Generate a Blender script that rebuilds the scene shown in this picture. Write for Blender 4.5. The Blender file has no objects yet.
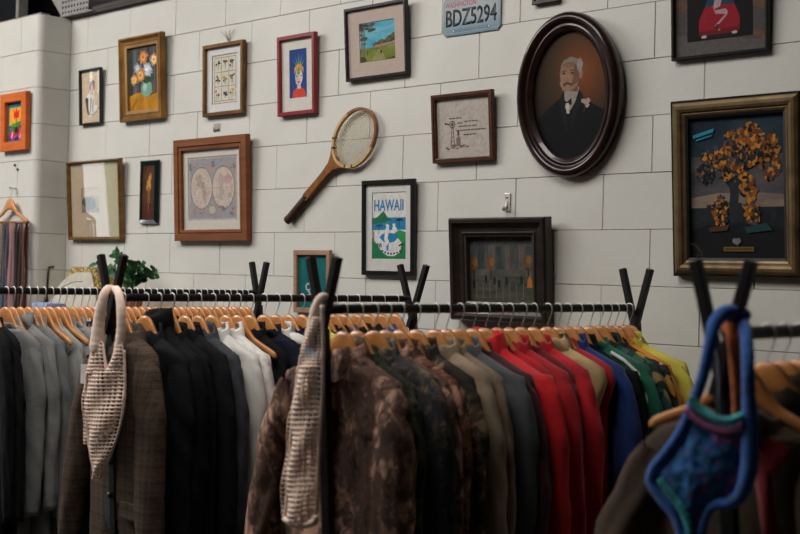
import bpy, bmesh, math, random
from mathutils import Vector, Matrix, noise
PI = math.pi
C = bpy.context.scene.collection
EYE = 1.618
RZ = EYE - 0.09                      # height of every clothes rail
sin, cos = math.sin, math.cos

# ------------------------------------------------------------------ materials
def lin(c): return c / 12.92 if c <= 0.04045 else ((c + 0.055) / 1.055) ** 2.4
def rgb(h):
    h = h.lstrip('#')
    return tuple(lin(int(h[i:i + 2], 16) / 255) for i in (0, 2, 4)) + (1,)
_m = {}
def new_mat(name):
    m = bpy.data.materials.new(name); m.use_nodes = True
    nt = m.node_tree; b = nt.nodes['Principled BSDF']
    return m, nt, b
def coords(nt, scale=(1, 1, 1), rot=(0, 0, 0)):
    tc = nt.nodes.new('ShaderNodeTexCoord'); mp = nt.nodes.new('ShaderNodeMapping')
    mp.inputs['Scale'].default_value = scale; mp.inputs['Rotation'].default_value = rot
    nt.links.new(tc.outputs['Object'], mp.inputs['Vector'])
    return mp.outputs['Vector']
def ramp(nt, fac, stops, interp='LINEAR'):
    r = nt.nodes.new('ShaderNodeValToRGB'); r.color_ramp.interpolation = interp
    e = r.color_ramp.elements
    e[0].position, e[0].color = stops[0][0], rgb(stops[0][1])
    e[1].position, e[1].color = stops[-1][0], rgb(stops[-1][1])
    for p, c in stops[1:-1]:
        x = e.new(p); x.color = rgb(c)
    nt.links.new(fac, r.inputs['Fac'])
    return r.outputs['Color']
def noise_tex(nt, vec, scale, detail=4, rough=0.55, dist=0.0):
    n = nt.nodes.new('ShaderNodeTexNoise')
    n.inputs['Scale'].default_value = scale; n.inputs['Detail'].default_value = detail
    n.inputs['Roughness'].default_value = rough; n.inputs['Distortion'].default_value = dist
    nt.links.new(vec, n.inputs['Vector'])
    return n.outputs['Fac']
def bump(nt, b, h, strength, dist=0.002):
    n = nt.nodes.new('ShaderNodeBump'); n.inputs['Strength'].default_value = strength
    n.inputs['Distance'].default_value = dist
    nt.links.new(h, n.inputs['Height']); nt.links.new(n.outputs['Normal'], b.inputs['Normal'])
def shade(h, k):
    h = h.lstrip('#'); v = [min(255, max(0, int(int(h[i:i + 2], 16) * k))) for i in (0, 2, 4)]
    return '#%02x%02x%02x' % tuple(v)
def flat(h, rough=0.6, var=0.08, metal=0.0, scale=60):
    k = ('flat', h, rough, var, metal, scale)
    if k in _m: return _m[k]
    m, nt, b = new_mat('paint_' + h.lstrip('#'))
    f = noise_tex(nt, coords(nt), scale, 3)
    nt.links.new(ramp(nt, f, [(0.3, shade(h, 1 - var)), (0.7, shade(h, 1 + var))]), b.inputs['Base Color'])
    b.inputs['Roughness'].default_value = rough; b.inputs['Metallic'].default_value = metal; b.inputs['Specular IOR Level'].default_value = .2
    _m[k] = m
    return m
def wood(h1, h2, rough=0.45, scale=(3, 40, 40), name='wood', coat=0.0, metal=0.0):
    k = ('wood', h1, h2, rough, scale)
    if k in _m: return _m[k]
    m, nt, b = new_mat(name)
    f = noise_tex(nt, coords(nt, scale), 1.6, 5, 0.6, 0.6)
    nt.links.new(ramp(nt, f, [(0.3, h1), (0.7, h2)]), b.inputs['Base Color'])
    b.inputs['Roughness'].default_value = rough; b.inputs['Coat Weight'].default_value = coat
    b.inputs['Metallic'].default_value = metal; b.inputs['Specular IOR Level'].default_value = .3
    bump(nt, b, f, 0.15, 0.001)
    _m[k] = m
    return m
def fabric(h, rough=0.9, var=0.14, weave=900, sheen=0.15, fold=7):
    k = ('fab', h, var, weave, sheen)
    if k in _m: return _m[k]
    m, nt, b = new_mat('fabric_' + h.lstrip('#'))
    v = coords(nt)
    f = noise_tex(nt, v, fold, 5, 0.6)
    nt.links.new(ramp(nt, f, [(0.3, shade(h, 1 - var)), (0.7, shade(h, 1 + var))]), b.inputs['Base Color'])
    b.inputs['Roughness'].default_value = rough
    b.inputs['Sheen Weight'].default_value = sheen; b.inputs['Sheen Roughness'].default_value = 0.6
    b.inputs['Specular IOR Level'].default_value = 0.2
    g = noise_tex(nt, v, 45, 6, 0.7)
    bump(nt, b, g, 0.5, 0.004)
    _m[k] = m
    return m
def plaid(h, hline, hline2):
    m, nt, b = new_mat('plaid_tweed')
    v = coords(nt)
    sx = nt.nodes.new('ShaderNodeSeparateXYZ'); nt.links.new(v, sx.inputs[0])
    def stripes(sock, freq, th):
        a = nt.nodes.new('ShaderNodeMath'); a.operation = 'MULTIPLY'; a.inputs[1].default_value = freq
        nt.links.new(sock, a.inputs[0])
        fr = nt.nodes.new('ShaderNodeMath'); fr.operation = 'FRACT'; nt.links.new(a.outputs[0], fr.inputs[0])
        lt = nt.nodes.new('ShaderNodeMath'); lt.operation = 'LESS_THAN'; lt.inputs[1].default_value = th
        nt.links.new(fr.outputs[0], lt.inputs[0])
        return lt.outputs[0]
    col = ramp(nt, noise_tex(nt, v, 300, 2), [(0.3, shade(h, 0.75)), (0.7, shade(h, 1.2))])
    for sock, fq, th, hh, fac in ((sx.outputs['X'], 22, 0.16, hline, .55), (sx.outputs['Z'], 22, 0.16, hline, .55), (sx.outputs['X'], 66, 0.3, hline2, .35), (sx.outputs['Z'], 66, 0.3, hline2, .35)):
        mx = nt.nodes.new('ShaderNodeMix'); mx.data_type = 'RGBA'
        mm = nt.nodes.new('ShaderNodeMath'); mm.operation = 'MULTIPLY'; mm.inputs[1].default_value = fac
        nt.links.new(stripes(sock, fq, th), mm.inputs[0]); nt.links.new(mm.outputs[0], mx.inputs['Factor'])
        nt.links.new(col, mx.inputs[6]); mx.inputs[7].default_value = rgb(hh)
        col = mx.outputs[2]
    nt.links.new(col, b.inputs['Base Color']); b.inputs['Roughness'].default_value = 0.95
    b.inputs['Specular IOR Level'].default_value = 0.15
    return m
def floral(base, stops, scale=26):
    m, nt, b = new_mat('floral_cloth')
    vo = nt.nodes.new('ShaderNodeTexVoronoi'); vo.inputs['Scale'].default_value = scale
    nt.links.new(coords(nt), vo.inputs['Vector'])
    sp = nt.nodes.new('ShaderNodeSeparateColor'); nt.links.new(vo.outputs['Color'], sp.inputs[0])
    nt.links.new(ramp(nt, sp.outputs[0], stops, 'CONSTANT'), b.inputs['Base Color'])
    b.inputs['Roughness'].default_value = 0.85
    return m
def plain(name, h, rough=0.5, metal=0.0, coat=0.0, spec=0.5):
    k = ('plain', name, h)
    if k in _m: return _m[k]
    m, nt, b = new_mat(name)
    f = noise_tex(nt, coords(nt), 25, 4)
    nt.links.new(ramp(nt, f, [(0.3, shade(h, .93)), (0.7, shade(h, 1.07))]), b.inputs['Base Color'])
    b.inputs['Roughness'].default_value = rough; b.inputs['Metallic'].default_value = metal
    b.inputs['Coat Weight'].default_value = coat; b.inputs['Specular IOR Level'].default_value = spec
    _m[k] = m
    return m
def glass_mat():
    if 'glass' in _m: return _m['glass']
    m = bpy.data.materials.new('picture_glass'); m.use_nodes = True
    nt = m.node_tree; nt.nodes.clear()
    o = nt.nodes.new('ShaderNodeOutputMaterial'); mx = nt.nodes.new('ShaderNodeMixShader')
    fr = nt.nodes.new('ShaderNodeFresnel'); fr.inputs['IOR'].default_value = 1.5
    t = nt.nodes.new('ShaderNodeBsdfTransparent'); g = nt.nodes.new('ShaderNodeBsdfGlossy')
    g.inputs['Roughness'].default_value = 0.01
    # a thin pane reflects alike from both sides
    ge = nt.nodes.new('ShaderNodeNewGeometry'); mr = nt.nodes.new('ShaderNodeMapRange')
    mr.inputs[3].default_value = 1.5; mr.inputs[4].default_value = 1 / 1.5
    nt.links.new(ge.outputs['Backfacing'], mr.inputs[0]); nt.links.new(mr.outputs[0], fr.inputs['IOR'])
    nt.links.new(fr.outputs[0], mx.inputs[0]); nt.links.new(t.outputs[0], mx.inputs[1]); nt.links.new(g.outputs[0], mx.inputs[2])
    nt.links.new(mx.outputs[0], o.inputs['Surface'])
    _m['glass'] = m
    return m

# ------------------------------------------------------------------ object helpers
def thing(name, label, cat, loc=(0, 0, 0), rot=(0, 0, 0), group=None):
    o = bpy.data.objects.new(name, None); C.objects.link(o)
    o.empty_display_size = 0.05
    o.location = loc; o.rotation_euler = rot
    o['label'] = label; o['category'] = cat
    if group: o['group'] = group
    return o
def tag(o, label, cat, group=None):
    o['label'] = label; o['category'] = cat
    if group: o['group'] = group
    return o
def part(name, me, parent, mats=None, label=None):
    if isinstance(me, bmesh.types.BMesh): me = finish(name, me)
    o = bpy.data.objects.new(name, me); C.objects.link(o)
    if parent is not None: o.parent = parent
    if mats is not None:
        for m in (mats if isinstance(mats, (list, tuple)) else [mats]):
            if len(me.materials) < (len(mats) if isinstance(mats, (list, tuple)) else 1): me.materials.append(m)
    if label: o['label'] = label
    return o
def struct(name, me, mats):
    o = part(name, me, None, mats); o['kind'] = 'structure'
    return o
def finish(name, bm, smooth=False):
    bmesh.ops.recalc_face_normals(bm, faces=bm.faces)
    me = bpy.data.meshes.new(name); bm.to_mesh(me); bm.free()
    if smooth:
        for p in me.polygons: p.use_smooth = True
    return me
def smooth_mesh(name, verts, faces, mi=None):
    me = bpy.data.meshes.new(name); me.from_pydata(verts, [], faces); me.update()
    for i, p in enumerate(me.polygons):
        p.use_smooth = True
        if mi: p.material_index = mi[i]
    bm = bmesh.new(); bm.from_mesh(me); bmesh.ops.recalc_face_normals(bm, faces=bm.faces); bm.to_mesh(me); bm.free()
    return me
def add_box(bm, x0, x1, y0, y1, z0, z1, bev=0.0, mi=0):
    vs = [bm.verts.new((x, y, z)) for x in (x0, x1) for y in (y0, y1) for z in (z0, z1)]
    fs = [bm.faces.new([vs[i] for i in f]) for f in ((0, 1, 3, 2), (4, 6, 7, 5), (0, 4, 5, 1), (2, 3, 7, 6), (0, 2, 6, 4), (1, 5, 7, 3))]
    for f in fs: f.material_index = mi
    if bev:
        es = list({e for f in fs for e in f.edges})
        bmesh.ops.bevel(bm, geom=es, offset=bev, segments=2, affect='EDGES', profile=0.6)
def box(*a, **k):
    bm = bmesh.new(); add_box(bm, *a, **k); return bm
def tube_data(path, radii, n=10, cap=True, squash=None):
    """sweep a circle of changing radius along 3-D points; squash = (fx, fy, fz) scales the ring"""
    P = [Vector(p) for p in path]
    if not isinstance(radii, (list, tuple)): radii = [radii] * len(P)
    verts, faces = [], []
    up = None
    for i, p in enumerate(P):
        t = (P[min(i + 1, len(P) - 1)] - P[max(i - 1, 0)]).normalized()
        if up is None:
            up = Vector((0, 0, 1)) if abs(t.z) < 0.9 else Vector((0, 1, 0))
        a = t.cross(up).normalized(); b = a.cross(t).normalized(); up = b
        for k in range(n):
            d = a * cos(2 * PI * k / n) + b * sin(2 * PI * k / n)
            if squash: d = Vector((d.x * squash[0], d.y * squash[1], d.z * squash[2]))
            verts.append(p + d * radii[i])
    for i in range(len(P) - 1):
        for k in range(n):
            faces.append((i * n + k, i * n + (k + 1) % n, (i + 1) * n + (k + 1) % n, (i + 1) * n + k))
    if cap:
        faces.append(tuple(range(n))[::-1]); faces.append(tuple(range((len(P) - 1) * n, len(P) * n)))
    return verts, faces
def merge(datas):
    V, F = [], []
    for v, f in datas:
        o = len(V); V += list(v); F += [tuple(i + o for i in q) for q in f]
    return V, F
def tube(name, path, radii, n=10, squash=None):
    return smooth_mesh(name, *tube_data(path, radii, n, True, squash))
def bez(p0, p1, p2, p3, n=12):
    p0, p1, p2, p3 = map(Vector, (p0, p1, p2, p3)); o = []
    for i in range(n + 1):
        t = i / n; o.append(p0 * (1 - t) ** 3 + p1 * 3 * t * (1 - t) ** 2 + p2 * 3 * t * t * (1 - t) + p3 * t ** 3)
    return o
def interp(x, pts):
    if x <= pts[0][0]: return pts[0][1]
    for (a, b), (c, d) in zip(pts, pts[1:]):
        if x <= c:
            t = (x - a) / (c - a); return b + (d - b) * t
    return pts[-1][1]
def sinterp(x, pts):
    if x <= pts[0][0]: return pts[0][1]
    for (a, b), (c, d) in zip(pts, pts[1:]):
        if x <= c:
            t = (x - a) / (c - a); t = t * t * (3 - 2 * t) * .5 + t * .5; return b + (d - b) * t
    return pts[-1][1]

# ------------------------------------------------------------------ camera (calibrated from the block courses of the wall)
TH, PIT, ROLL = 0.757267, 0.0065766, 0.0245982
fw = Vector((-sin(TH) * cos(PIT), cos(TH) * cos(PIT), sin(PIT)))
rt = Vector((cos(TH), sin(TH), 0)); upv = rt.cross(fw)
r2 = rt * cos(ROLL) + upv * sin(ROLL); u2 = -rt * sin(ROLL) + upv * cos(ROLL)
cam = bpy.data.cameras.new('camera'); camo_ = bpy.data.objects.new('camera', cam); C.objects.link(camo_)
M = Matrix.Identity(4)
for i in range(3):
    M[i][0] = r2[i]; M[i][1] = u2[i]; M[i][2] = -fw[i]
M[0][3], M[1][3], M[2][3] = 0, -3.7837, EYE
camo_.matrix_world = M
cam.sensor_width = 36; cam.lens = 1250.99 / 800 * 36
cam.dof.use_dof = True; cam.dof.focus_distance = 4.9; cam.dof.aperture_fstop = 3.4
cam.clip_end = 100
bpy.context.scene.camera = camo_

# ------------------------------------------------------------------ the room
def wall_material(h1, h2):
    m, nt, b = new_mat('painted_block'); v = coords(nt)
    f = noise_tex(nt, v, 2.2, 5, 0.6)
    nt.links.new(ramp(nt, f, [(0.3, h1), (0.7, h2)]), b.inputs['Base Color'])
    b.inputs['Roughness'].default_value = 0.55; b.inputs['Specular IOR Level'].default_value = 0.35
    g = noise_tex(nt, v, 70, 8, 0.65); bump(nt, b, g, 0.35, 0.003)
    return m
WALLM = wall_material('#c2c0b8', '#cdcbc3')
random.seed(4)
def block_wall():
    bm = bmesh.new()
    g, dp = 0.0022, 0.0055
    for k in range(15):
        z0, z1 = k * 0.2, k * 0.2 + 0.2
        kk = round((2.6 - z1) / 0.2)                        # course index counted down from the 2.6 m line
        even = kk % 2 == 1
        x = -6.175 if even else -6.375
        while x < 2.2:
            a, b = max(x, -6.143), x + 0.4
            dy = random.uniform(-0.0008, 0.0008)
            tz = [random.uniform(-0.0008, 0.0008) for _ in range(4)]
            gg = g * random.uniform(0.6, 1.5)
            if b - a > 0.02:
                o = [bm.verts.new(p) for p in ((a, dp, z0), (b, dp, z0), (b, dp, z1), (a, dp, z1))]
                i = [bm.verts.new(p) for p in ((a + gg, dy, z0 + g + tz[0]), (b - gg, dy, z0 + g + tz[1]), (b - gg, dy, z1 - g + tz[2]), (a + gg, dy, z1 - g + tz[3]))]
                bm.faces.new(i)
                for q in range(4): bm.faces.new((o[q], o[(q + 1) % 4], i[(q + 1) % 4], i[q]))
            x += 0.4
    add_box(bm, -6.343, 2.4, 0.0053, 0.2, 0, 3.0)
    return bm
struct('wall_back', block_wall(), WALLM)
def pier():
    V, F = [], []
    R = 0.045
    path = [(-6.143, 0.0, (1, 0)), (-6.143, -0.2 + R, (1, 0))]
    for i in range(1, 8):
        a = PI / 2 * i / 8
        path.append((-6.143 - R + R * cos(a), -0.2 + R - R * sin(a), (cos(a), -sin(a))))
    path.append((-6.143 - R, -0.2, (0, -1)))
    for k in range(15):
        pl = list(path)
        x = -6.53 if k % 2 else -6.33
        xs = []
        while x > -10:
            xs += [(x + .0018, 0), (x, .006), (x - .0018, 0)]; x -= 0.4
        pl += [(xx, -0.2 + d, (0, -1)) for xx, d in xs] + [(-10, -0.2, (0, -1))]
        z0, z1 = k * .2, k * .2 + .2
        rows = [(z0, .006), (z0 + .0018, 0), (z1 - .0018, 0), (z1, .006)]
        o = len(V); n = len(pl)
        for z, ins in rows:
            for (px, py, nn) in pl: V.append((px - nn[0] * ins, py - nn[1] * ins, z))
        for r in range(3):
            for i in range(n - 1): F.append((o + r * n + i, o + r * n + i + 1, o + (r + 1) * n + i + 1, o + (r + 1) * n + i))
    o = len(V)
    V += [(-10, -.19, 3.0), (-6.143 - R, -.19, 3.0), (-6.16, -.17, 3.0), (-6.15, 0.0, 3.0), (-10, 0, 3.0)]
    F.append((o, o + 1, o + 2, o + 3, o + 4))
    me = bpy.data.meshes.new('wall_left_pier'); me.from_pydata(V, [], F); me.update()
    bm = bmesh.new(); bm.from_mesh(me); bmesh.ops.remove_doubles(bm, verts=bm.verts, dist=1e-5)
    return bm
struct('wall_left', pier(), WALLM)
def floor_mat():
    m, nt, b = new_mat('concrete_floor'); f = noise_tex(nt, coords(nt), 3, 6, .6)
    nt.links.new(ramp(nt, f, [(.3, '#3d3a37'), (.7, '#4a4743')]), b.inputs['Base Color']); b.inputs['Roughness'].default_value = .6
    return m
struct('floor', box(-12, 3, -8, 0.2, -0.1, 0), floor_mat())
DARK = plain('dark_steel', '#2b2928', .55, .3)
struct('ceiling', box(-12, 3, -8, 0.6, 4.3, 4.4), plain('dark_ceiling', '#242221', .8))
# high dark window band above the block wall, with steel purlins on the wall head
struct('wall_upper', box(-12, 3, 0.22, 0.3, 3.0, 4.3), plain('dark_upper_wall', '#262423', .7))
bm = bmesh.new()
add_box(bm, -6.2, 2.4, -0.03, 0.2, 3.0, 3.012, .002)
add_box(bm, -6.2, 2.4, -0.03, -0.02, 3.012, 3.034, .002)
add_box(bm, -6.2, 2.4, 0.04, 0.08, 3.03, 3.06, .004)
struct('trim_1', bm, wood('#2f2a28', '#524a45', .6, (2, 30, 30), 'weathered_steel'))
bm = bmesh.new()                                           # window over the pier: mullions and a dark pane
add_box(bm, -6.47, -6.44, -0.16, -0.1, 3.0, 4.3, .003)
add_box(bm, -7.6, -7.57, -0.16, -0.1, 3.0, 4.3, .003)
add_box(bm, -10, -6.2, -0.16, -0.1, 3.0, 3.02, .003)
w1 = struct('window_1', bm, plain('grey_mullion', '#77736e', .5))
part('window_pane', box(-10, -6.47, -0.12, -0.11, 3.02, 4.3), w1, plain('dark_pane', '#1d1f22', .15))
# perforated steel bracket under the roof
def perforated():
    V, F = [], []
    n, mrows = 9, 7
    bm = bmesh.new()
    s = .03
    for i in range(n):
        for j in range(mrows):
            x, z = i * s, j * s
            o = [bm.verts.new((x + a, 0, z + b)) for a, b in ((0, 0), (s, 0), (s, s), (0, s))]
            c = [bm.verts.new((x + s / 2 + .008 * cos(t), 0, z + s / 2 + .008 * sin(t))) for t in [PI * 1.25 + k * PI / 4 for k in range(8)]]
            for q in range(4):
                bm.faces.new((o[q], o[(q + 1) % 4], c[(2 * q + 2) % 8], c[2 * q + 1], c[2 * q]))
    bmesh.ops.remove_doubles(bm, verts=bm.verts, dist=1e-5)
    r = bmesh.ops.extrude_face_region(bm, geom=list(bm.faces))
    bmesh.ops.translate(bm, vec=(0, .003, 0), verts=[v for v in r['geom'] if isinstance(v, bmesh.types.BMVert)])
    return bm
t = thing('roof_bracket', 'pale perforated steel bracket under the roof above the wall corner', 'bracket', (-6.17, -0.05, 3.012), (0, 0, 0))
PS = plain('pale_steel', '#8f8b87', .5, .2)
part('perforated_plate', perforated(), t, PS)
V = [(-.16, y, z) if i == 0 else p for i, p in enumerate([])] if False else []
tri = [(0.0, 0.0), (0.0, .21), (-.20, .21)]
V = [(x, y, z) for y in (0, .003) for x, z in tri]
me = bpy.data.meshes.new('gusset'); me.from_pydata(V, [], [(0, 1, 2), (5, 4, 3), (0, 3, 4, 1), (1, 4, 5, 2), (2, 5, 3, 0)]); part('gusset', me, t, PS)
part('flange', box(-.03, .3, .0, .05, -.006, 0, .002), t, PS)

# the far end wall to the left: a street door and small windows above it
bm = bmesh.new()
DY0, DY1 = -3.06, -2.56
add_box(bm, -10.15, -10, -8, DY0, 0, 4.3); add_box(bm, -10.15, -10, DY1, 0.2, 0, 4.3)
add_box(bm, -10.15, -10, DY0, DY1, 2.75, 2.95); add_box(bm, -10.15, -10, DY0, DY1, 3.45, 4.3)
struct('wall_front', bm, plain('grey_plaster', '#6d6a66', .8))
bm = bmesh.new()
for y in (DY0, DY1 - .04): add_box(bm, -10.1, -10.02, y, y + .04, 0, 3.45, .004)
for z in (0, 1.28, 2.70, 2.96, 3.40): add_box(bm, -10.1, -10.04, DY0 + .04, DY1 - .04, z, z + .05, .004)
add_box(bm, -10.09, -10.05, -2.80, -2.77, 2.96, 3.45, .003)
struct('door_1', bm, plain('white_door_frame', '#b9bdb9', .5))
def curtain():
    m = bpy.data.materials.new('green_curtain'); m.use_nodes = True; nt = m.node_tree; nt.nodes.clear()
    o = nt.nodes.new('ShaderNodeOutputMaterial'); t1 = nt.nodes.new('ShaderNodeBsdfTranslucent'); d1 = nt.nodes.new('ShaderNodeBsdfDiffuse'); mx = nt.nodes.new('ShaderNodeMixShader')
    t1.inputs[0].default_value = rgb('#a9d0a0'); d1.inputs[0].default_value = rgb('#9fbf98'); mx.inputs[0].default_value = .35
    nt.links.new(t1.outputs[0], mx.inputs[1]); nt.links.new(d1.outputs[0], mx.inputs[2]); nt.links.new(mx.outputs[0], o.inputs['Surface'])
    return m
V = []; F = []
for k in range(25):
    yy = DY0 + .04 + .13 * k / 24
    for z in (.06, 2.68): V.append((-10.03 + .008 * sin(k * 1.6), yy, z))
for k in range(24): F.append((2 * k, 2 * k + 2, 2 * k + 3, 2 * k + 1))
tag(part('curtain', smooth_mesh('curtain', V, F), None, curtain()), 'thin pale green curtain drawn to one side of the street door', 'curtain')

# ------------------------------------------------------------------ lights
def area(name, loc, rot, sx, sy, energy, col):
    l = bpy.data.lights.new(name, 'AREA'); l.shape = 'RECTANGLE'; l.size = sx; l.size_y = sy
    l.energy = energy; l.color = col
    o = bpy.data.objects.new(name, l); C.objects.link(o); o.location = loc; o.rotation_euler = rot
    return o
area('door_daylight', (-10.4, -2.81, 1.8), (0, math.radians(-90), 0), 3.6, .9, 60, (.88, .95, 1.0))
area('skylight_daylight', (-6.2, -2.9, 4.2), (math.radians(8), math.radians(-10), 0), 3.4, 2.0, 300, (1.0, .965, .93))
area('overhead_fill', (-3.2, -2.3, 4.2), (0, 0, 0), 2.4, 1.2, 92, (1.0, .965, .93))  # unseen soft overhead fill, added to brighten the tops of the garments
w = bpy.data.worlds.new('world'); bpy.context.scene.world = w; w.use_nodes = True
w.node_tree.nodes['Background'].inputs[0].default_value = (.55, .52, .5, 1)
w.node_tree.nodes['Background'].inputs[1].default_value = 0.02
vs = bpy.context.scene.view_settings
vs.view_transform = 'Standard'; vs.look = 'None'; vs.gamma = 1; vs.use_curve_mapping = False; vs.exposure = 0.0
bpy.context.scene.cycles.use_denoising = True
# ------------------------------------------------------------------ clothes racks
BLACKWOOD = wood('#0d0c0c', '#191716', .5, (4, 30, 4), 'black_painted_wood')
BLACKRAIL = plain('black_rail', '#0c0b0b', .5, spec=.25)
def bar(p0, p1, wx, wy, bev=.003):
    """a straight square-section bar from p0 to p1 lying in the X-Z plane"""
    p0, p1 = Vector(p0), Vector(p1); d = p1 - p0
    bm = box(-wx / 2, wx / 2, -wy / 2, wy / 2, 0, d.length, bev)
    bmesh.ops.rotate(bm, cent=(0, 0, 0), matrix=Matrix.Rotation(math.atan2(d.x, d.z), 3, 'Y'), verts=bm.verts)
    bmesh.ops.translate(bm, vec=p0, verts=bm.verts)
    return bm
def rack(X, y0, y1, label, spread=1.0):
    t = thing('clothes_rack', label, 'clothes rack', (X, (y0 + y1) / 2, 0), group='black clothes racks')
    cy = (y0 + y1) / 2
    n = 24
    part('rail', tube('rail', [(0, y0 - cy + .02 + (y1 - y0 - .04) * i / n, RZ) for i in range(n + 1)], .0125, 14), t, BLACKRAIL)
    for yy in (y0 - cy, y1 - cy):
        bm = bar((.11, yy, .04), (.004, yy, RZ - .05), .03, .021)
        p = part('post', bm, t, BLACKWOOD)
        part('arm', bar((-.004, yy - .0105, RZ - .11), (.061 * spread, yy - .0105, RZ + .131), .021, .021), p, BLACKWOOD)
        part('arm', bar((.004, yy + .0105, RZ - .11), (-.061 * spread, yy + .0105, RZ + .131), .021, .021), p, BLACKWOOD)
        part('foot', box(-.17, .37, yy - .025, yy + .025, 0, .05, .004), t, BLACKWOOD)
    part('stretcher', box(-.018, .018, y0 - cy + .03, y1 - cy - .03, .25, .29, .003), t, BLACKWOOD)
    return t
XA, XB, XC, XD = -4.065, -3.28, -2.30, -1.11
rack(XA, -1.63, -.35, 'black clothes rack at the far left, grey sweatshirts on it')
rack(XB, -1.600, -.24, 'black clothes rack with plaid coat and white shirts, second from the left', 1.3)
rack(XC, -1.63, -.20, 'black clothes rack with camouflage and red jackets, in the middle')
rack(XD, -1.775, -.33, 'black clothes rack nearest the viewer with a blue crochet top over its post')

# ------------------------------------------------------------------ hangers
HTOP = [(0, -.056), (.013, -.0565), (.025, -.062), (.038, -.075), (.052, -.095), (.066, -.113), (.082, -.128), (.12, -.145), (.16, -.161), (.19, -.175), (.208, -.186)]
HBOT = [(0, -.118), (.03, -.121), (.055, -.136), (.085, -.152), (.12, -.166), (.16, -.182), (.19, -.196), (.208, -.199)]
def hanger_mesh():
    V, F = [], []; n = 45; ring = 12
    for i in range(n):
        w = -.189 + .378 * i / (n - 1); a = abs(w)
        zt, zb = interp(a, HTOP), interp(a, HBOT)
        zc, h = (zt + zb) / 2, (zt - zb) / 2
        th = .0075 - .001 * (a / .189)
        if i in (0, n - 1): h *= .5; th *= .5
        y = 0.0
        for k in range(ring):
            q = 2 * PI * k / ring
            cy_, sz_ = cos(q), sin(q)
            V.append((w, y + th * math.copysign(abs(cy_) ** .6, cy_), zc + h * math.copysign(abs(sz_) ** .8, sz_)))
    for i in range(n - 1):
        for k in range(ring):
            F.append((i * ring + k, i * ring + (k + 1) % ring, (i + 1) * ring + (k + 1) % ring, (i + 1) * ring + k))
    F.append(tuple(range(ring))); F.append(tuple(range((n - 1) * ring, n * ring)))
    return smooth_mesh('hanger_body', V, F)
HB = hanger_mesh()
HB.materials.append(wood('#b97538', '#d3945a', .33, (6, 20, 12), 'varnished_beech', .3))
hp = [(0, 0, -.060), (.001, 0, -.046), (.006, 0, -.034), (.0125, 0, -.020), (.0152, 0, -.006)]
hp += [(.0152 * cos(a), 0, .0152 * sin(a)) for a in [PI * k / 10 for k in range(1, 11)]] + [(-.0135, 0, -.009), (-.015, 0, -.013)]
HH = smooth_mesh('hook', *tube_data(hp, [.0011, .0011, .0012, .0015, .0018] + [.002] * 10 + [.0018, .0014], 8))
HH.materials.append(plain('zinc_wire', '#d9d6d1', .35, .45))
proto = None; ROLLS = {}; vr = random.Random(21)
def hanger(X, Y, yaw, label, group, roll=0):
    global proto
    if proto is None:
        proto = thing('clothes_hanger', label, 'hanger')
        part('hanger_body', HB, proto); part('hook', HH, proto)
        o = proto
    else:
        o = proto.copy(); C.objects.link(o)
        for ch in list(proto.children):
            c = ch.copy(); C.objects.link(c); c.parent = o
    ROLLS[(X, round(Y, 3))] = vr.uniform(-.035, .05)
    o.location = (X, Y, RZ); o.rotation_euler = (0, ROLLS[(X, round(Y, 3))], yaw)
    o['label'] = label; o['group'] = group
    return o

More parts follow.
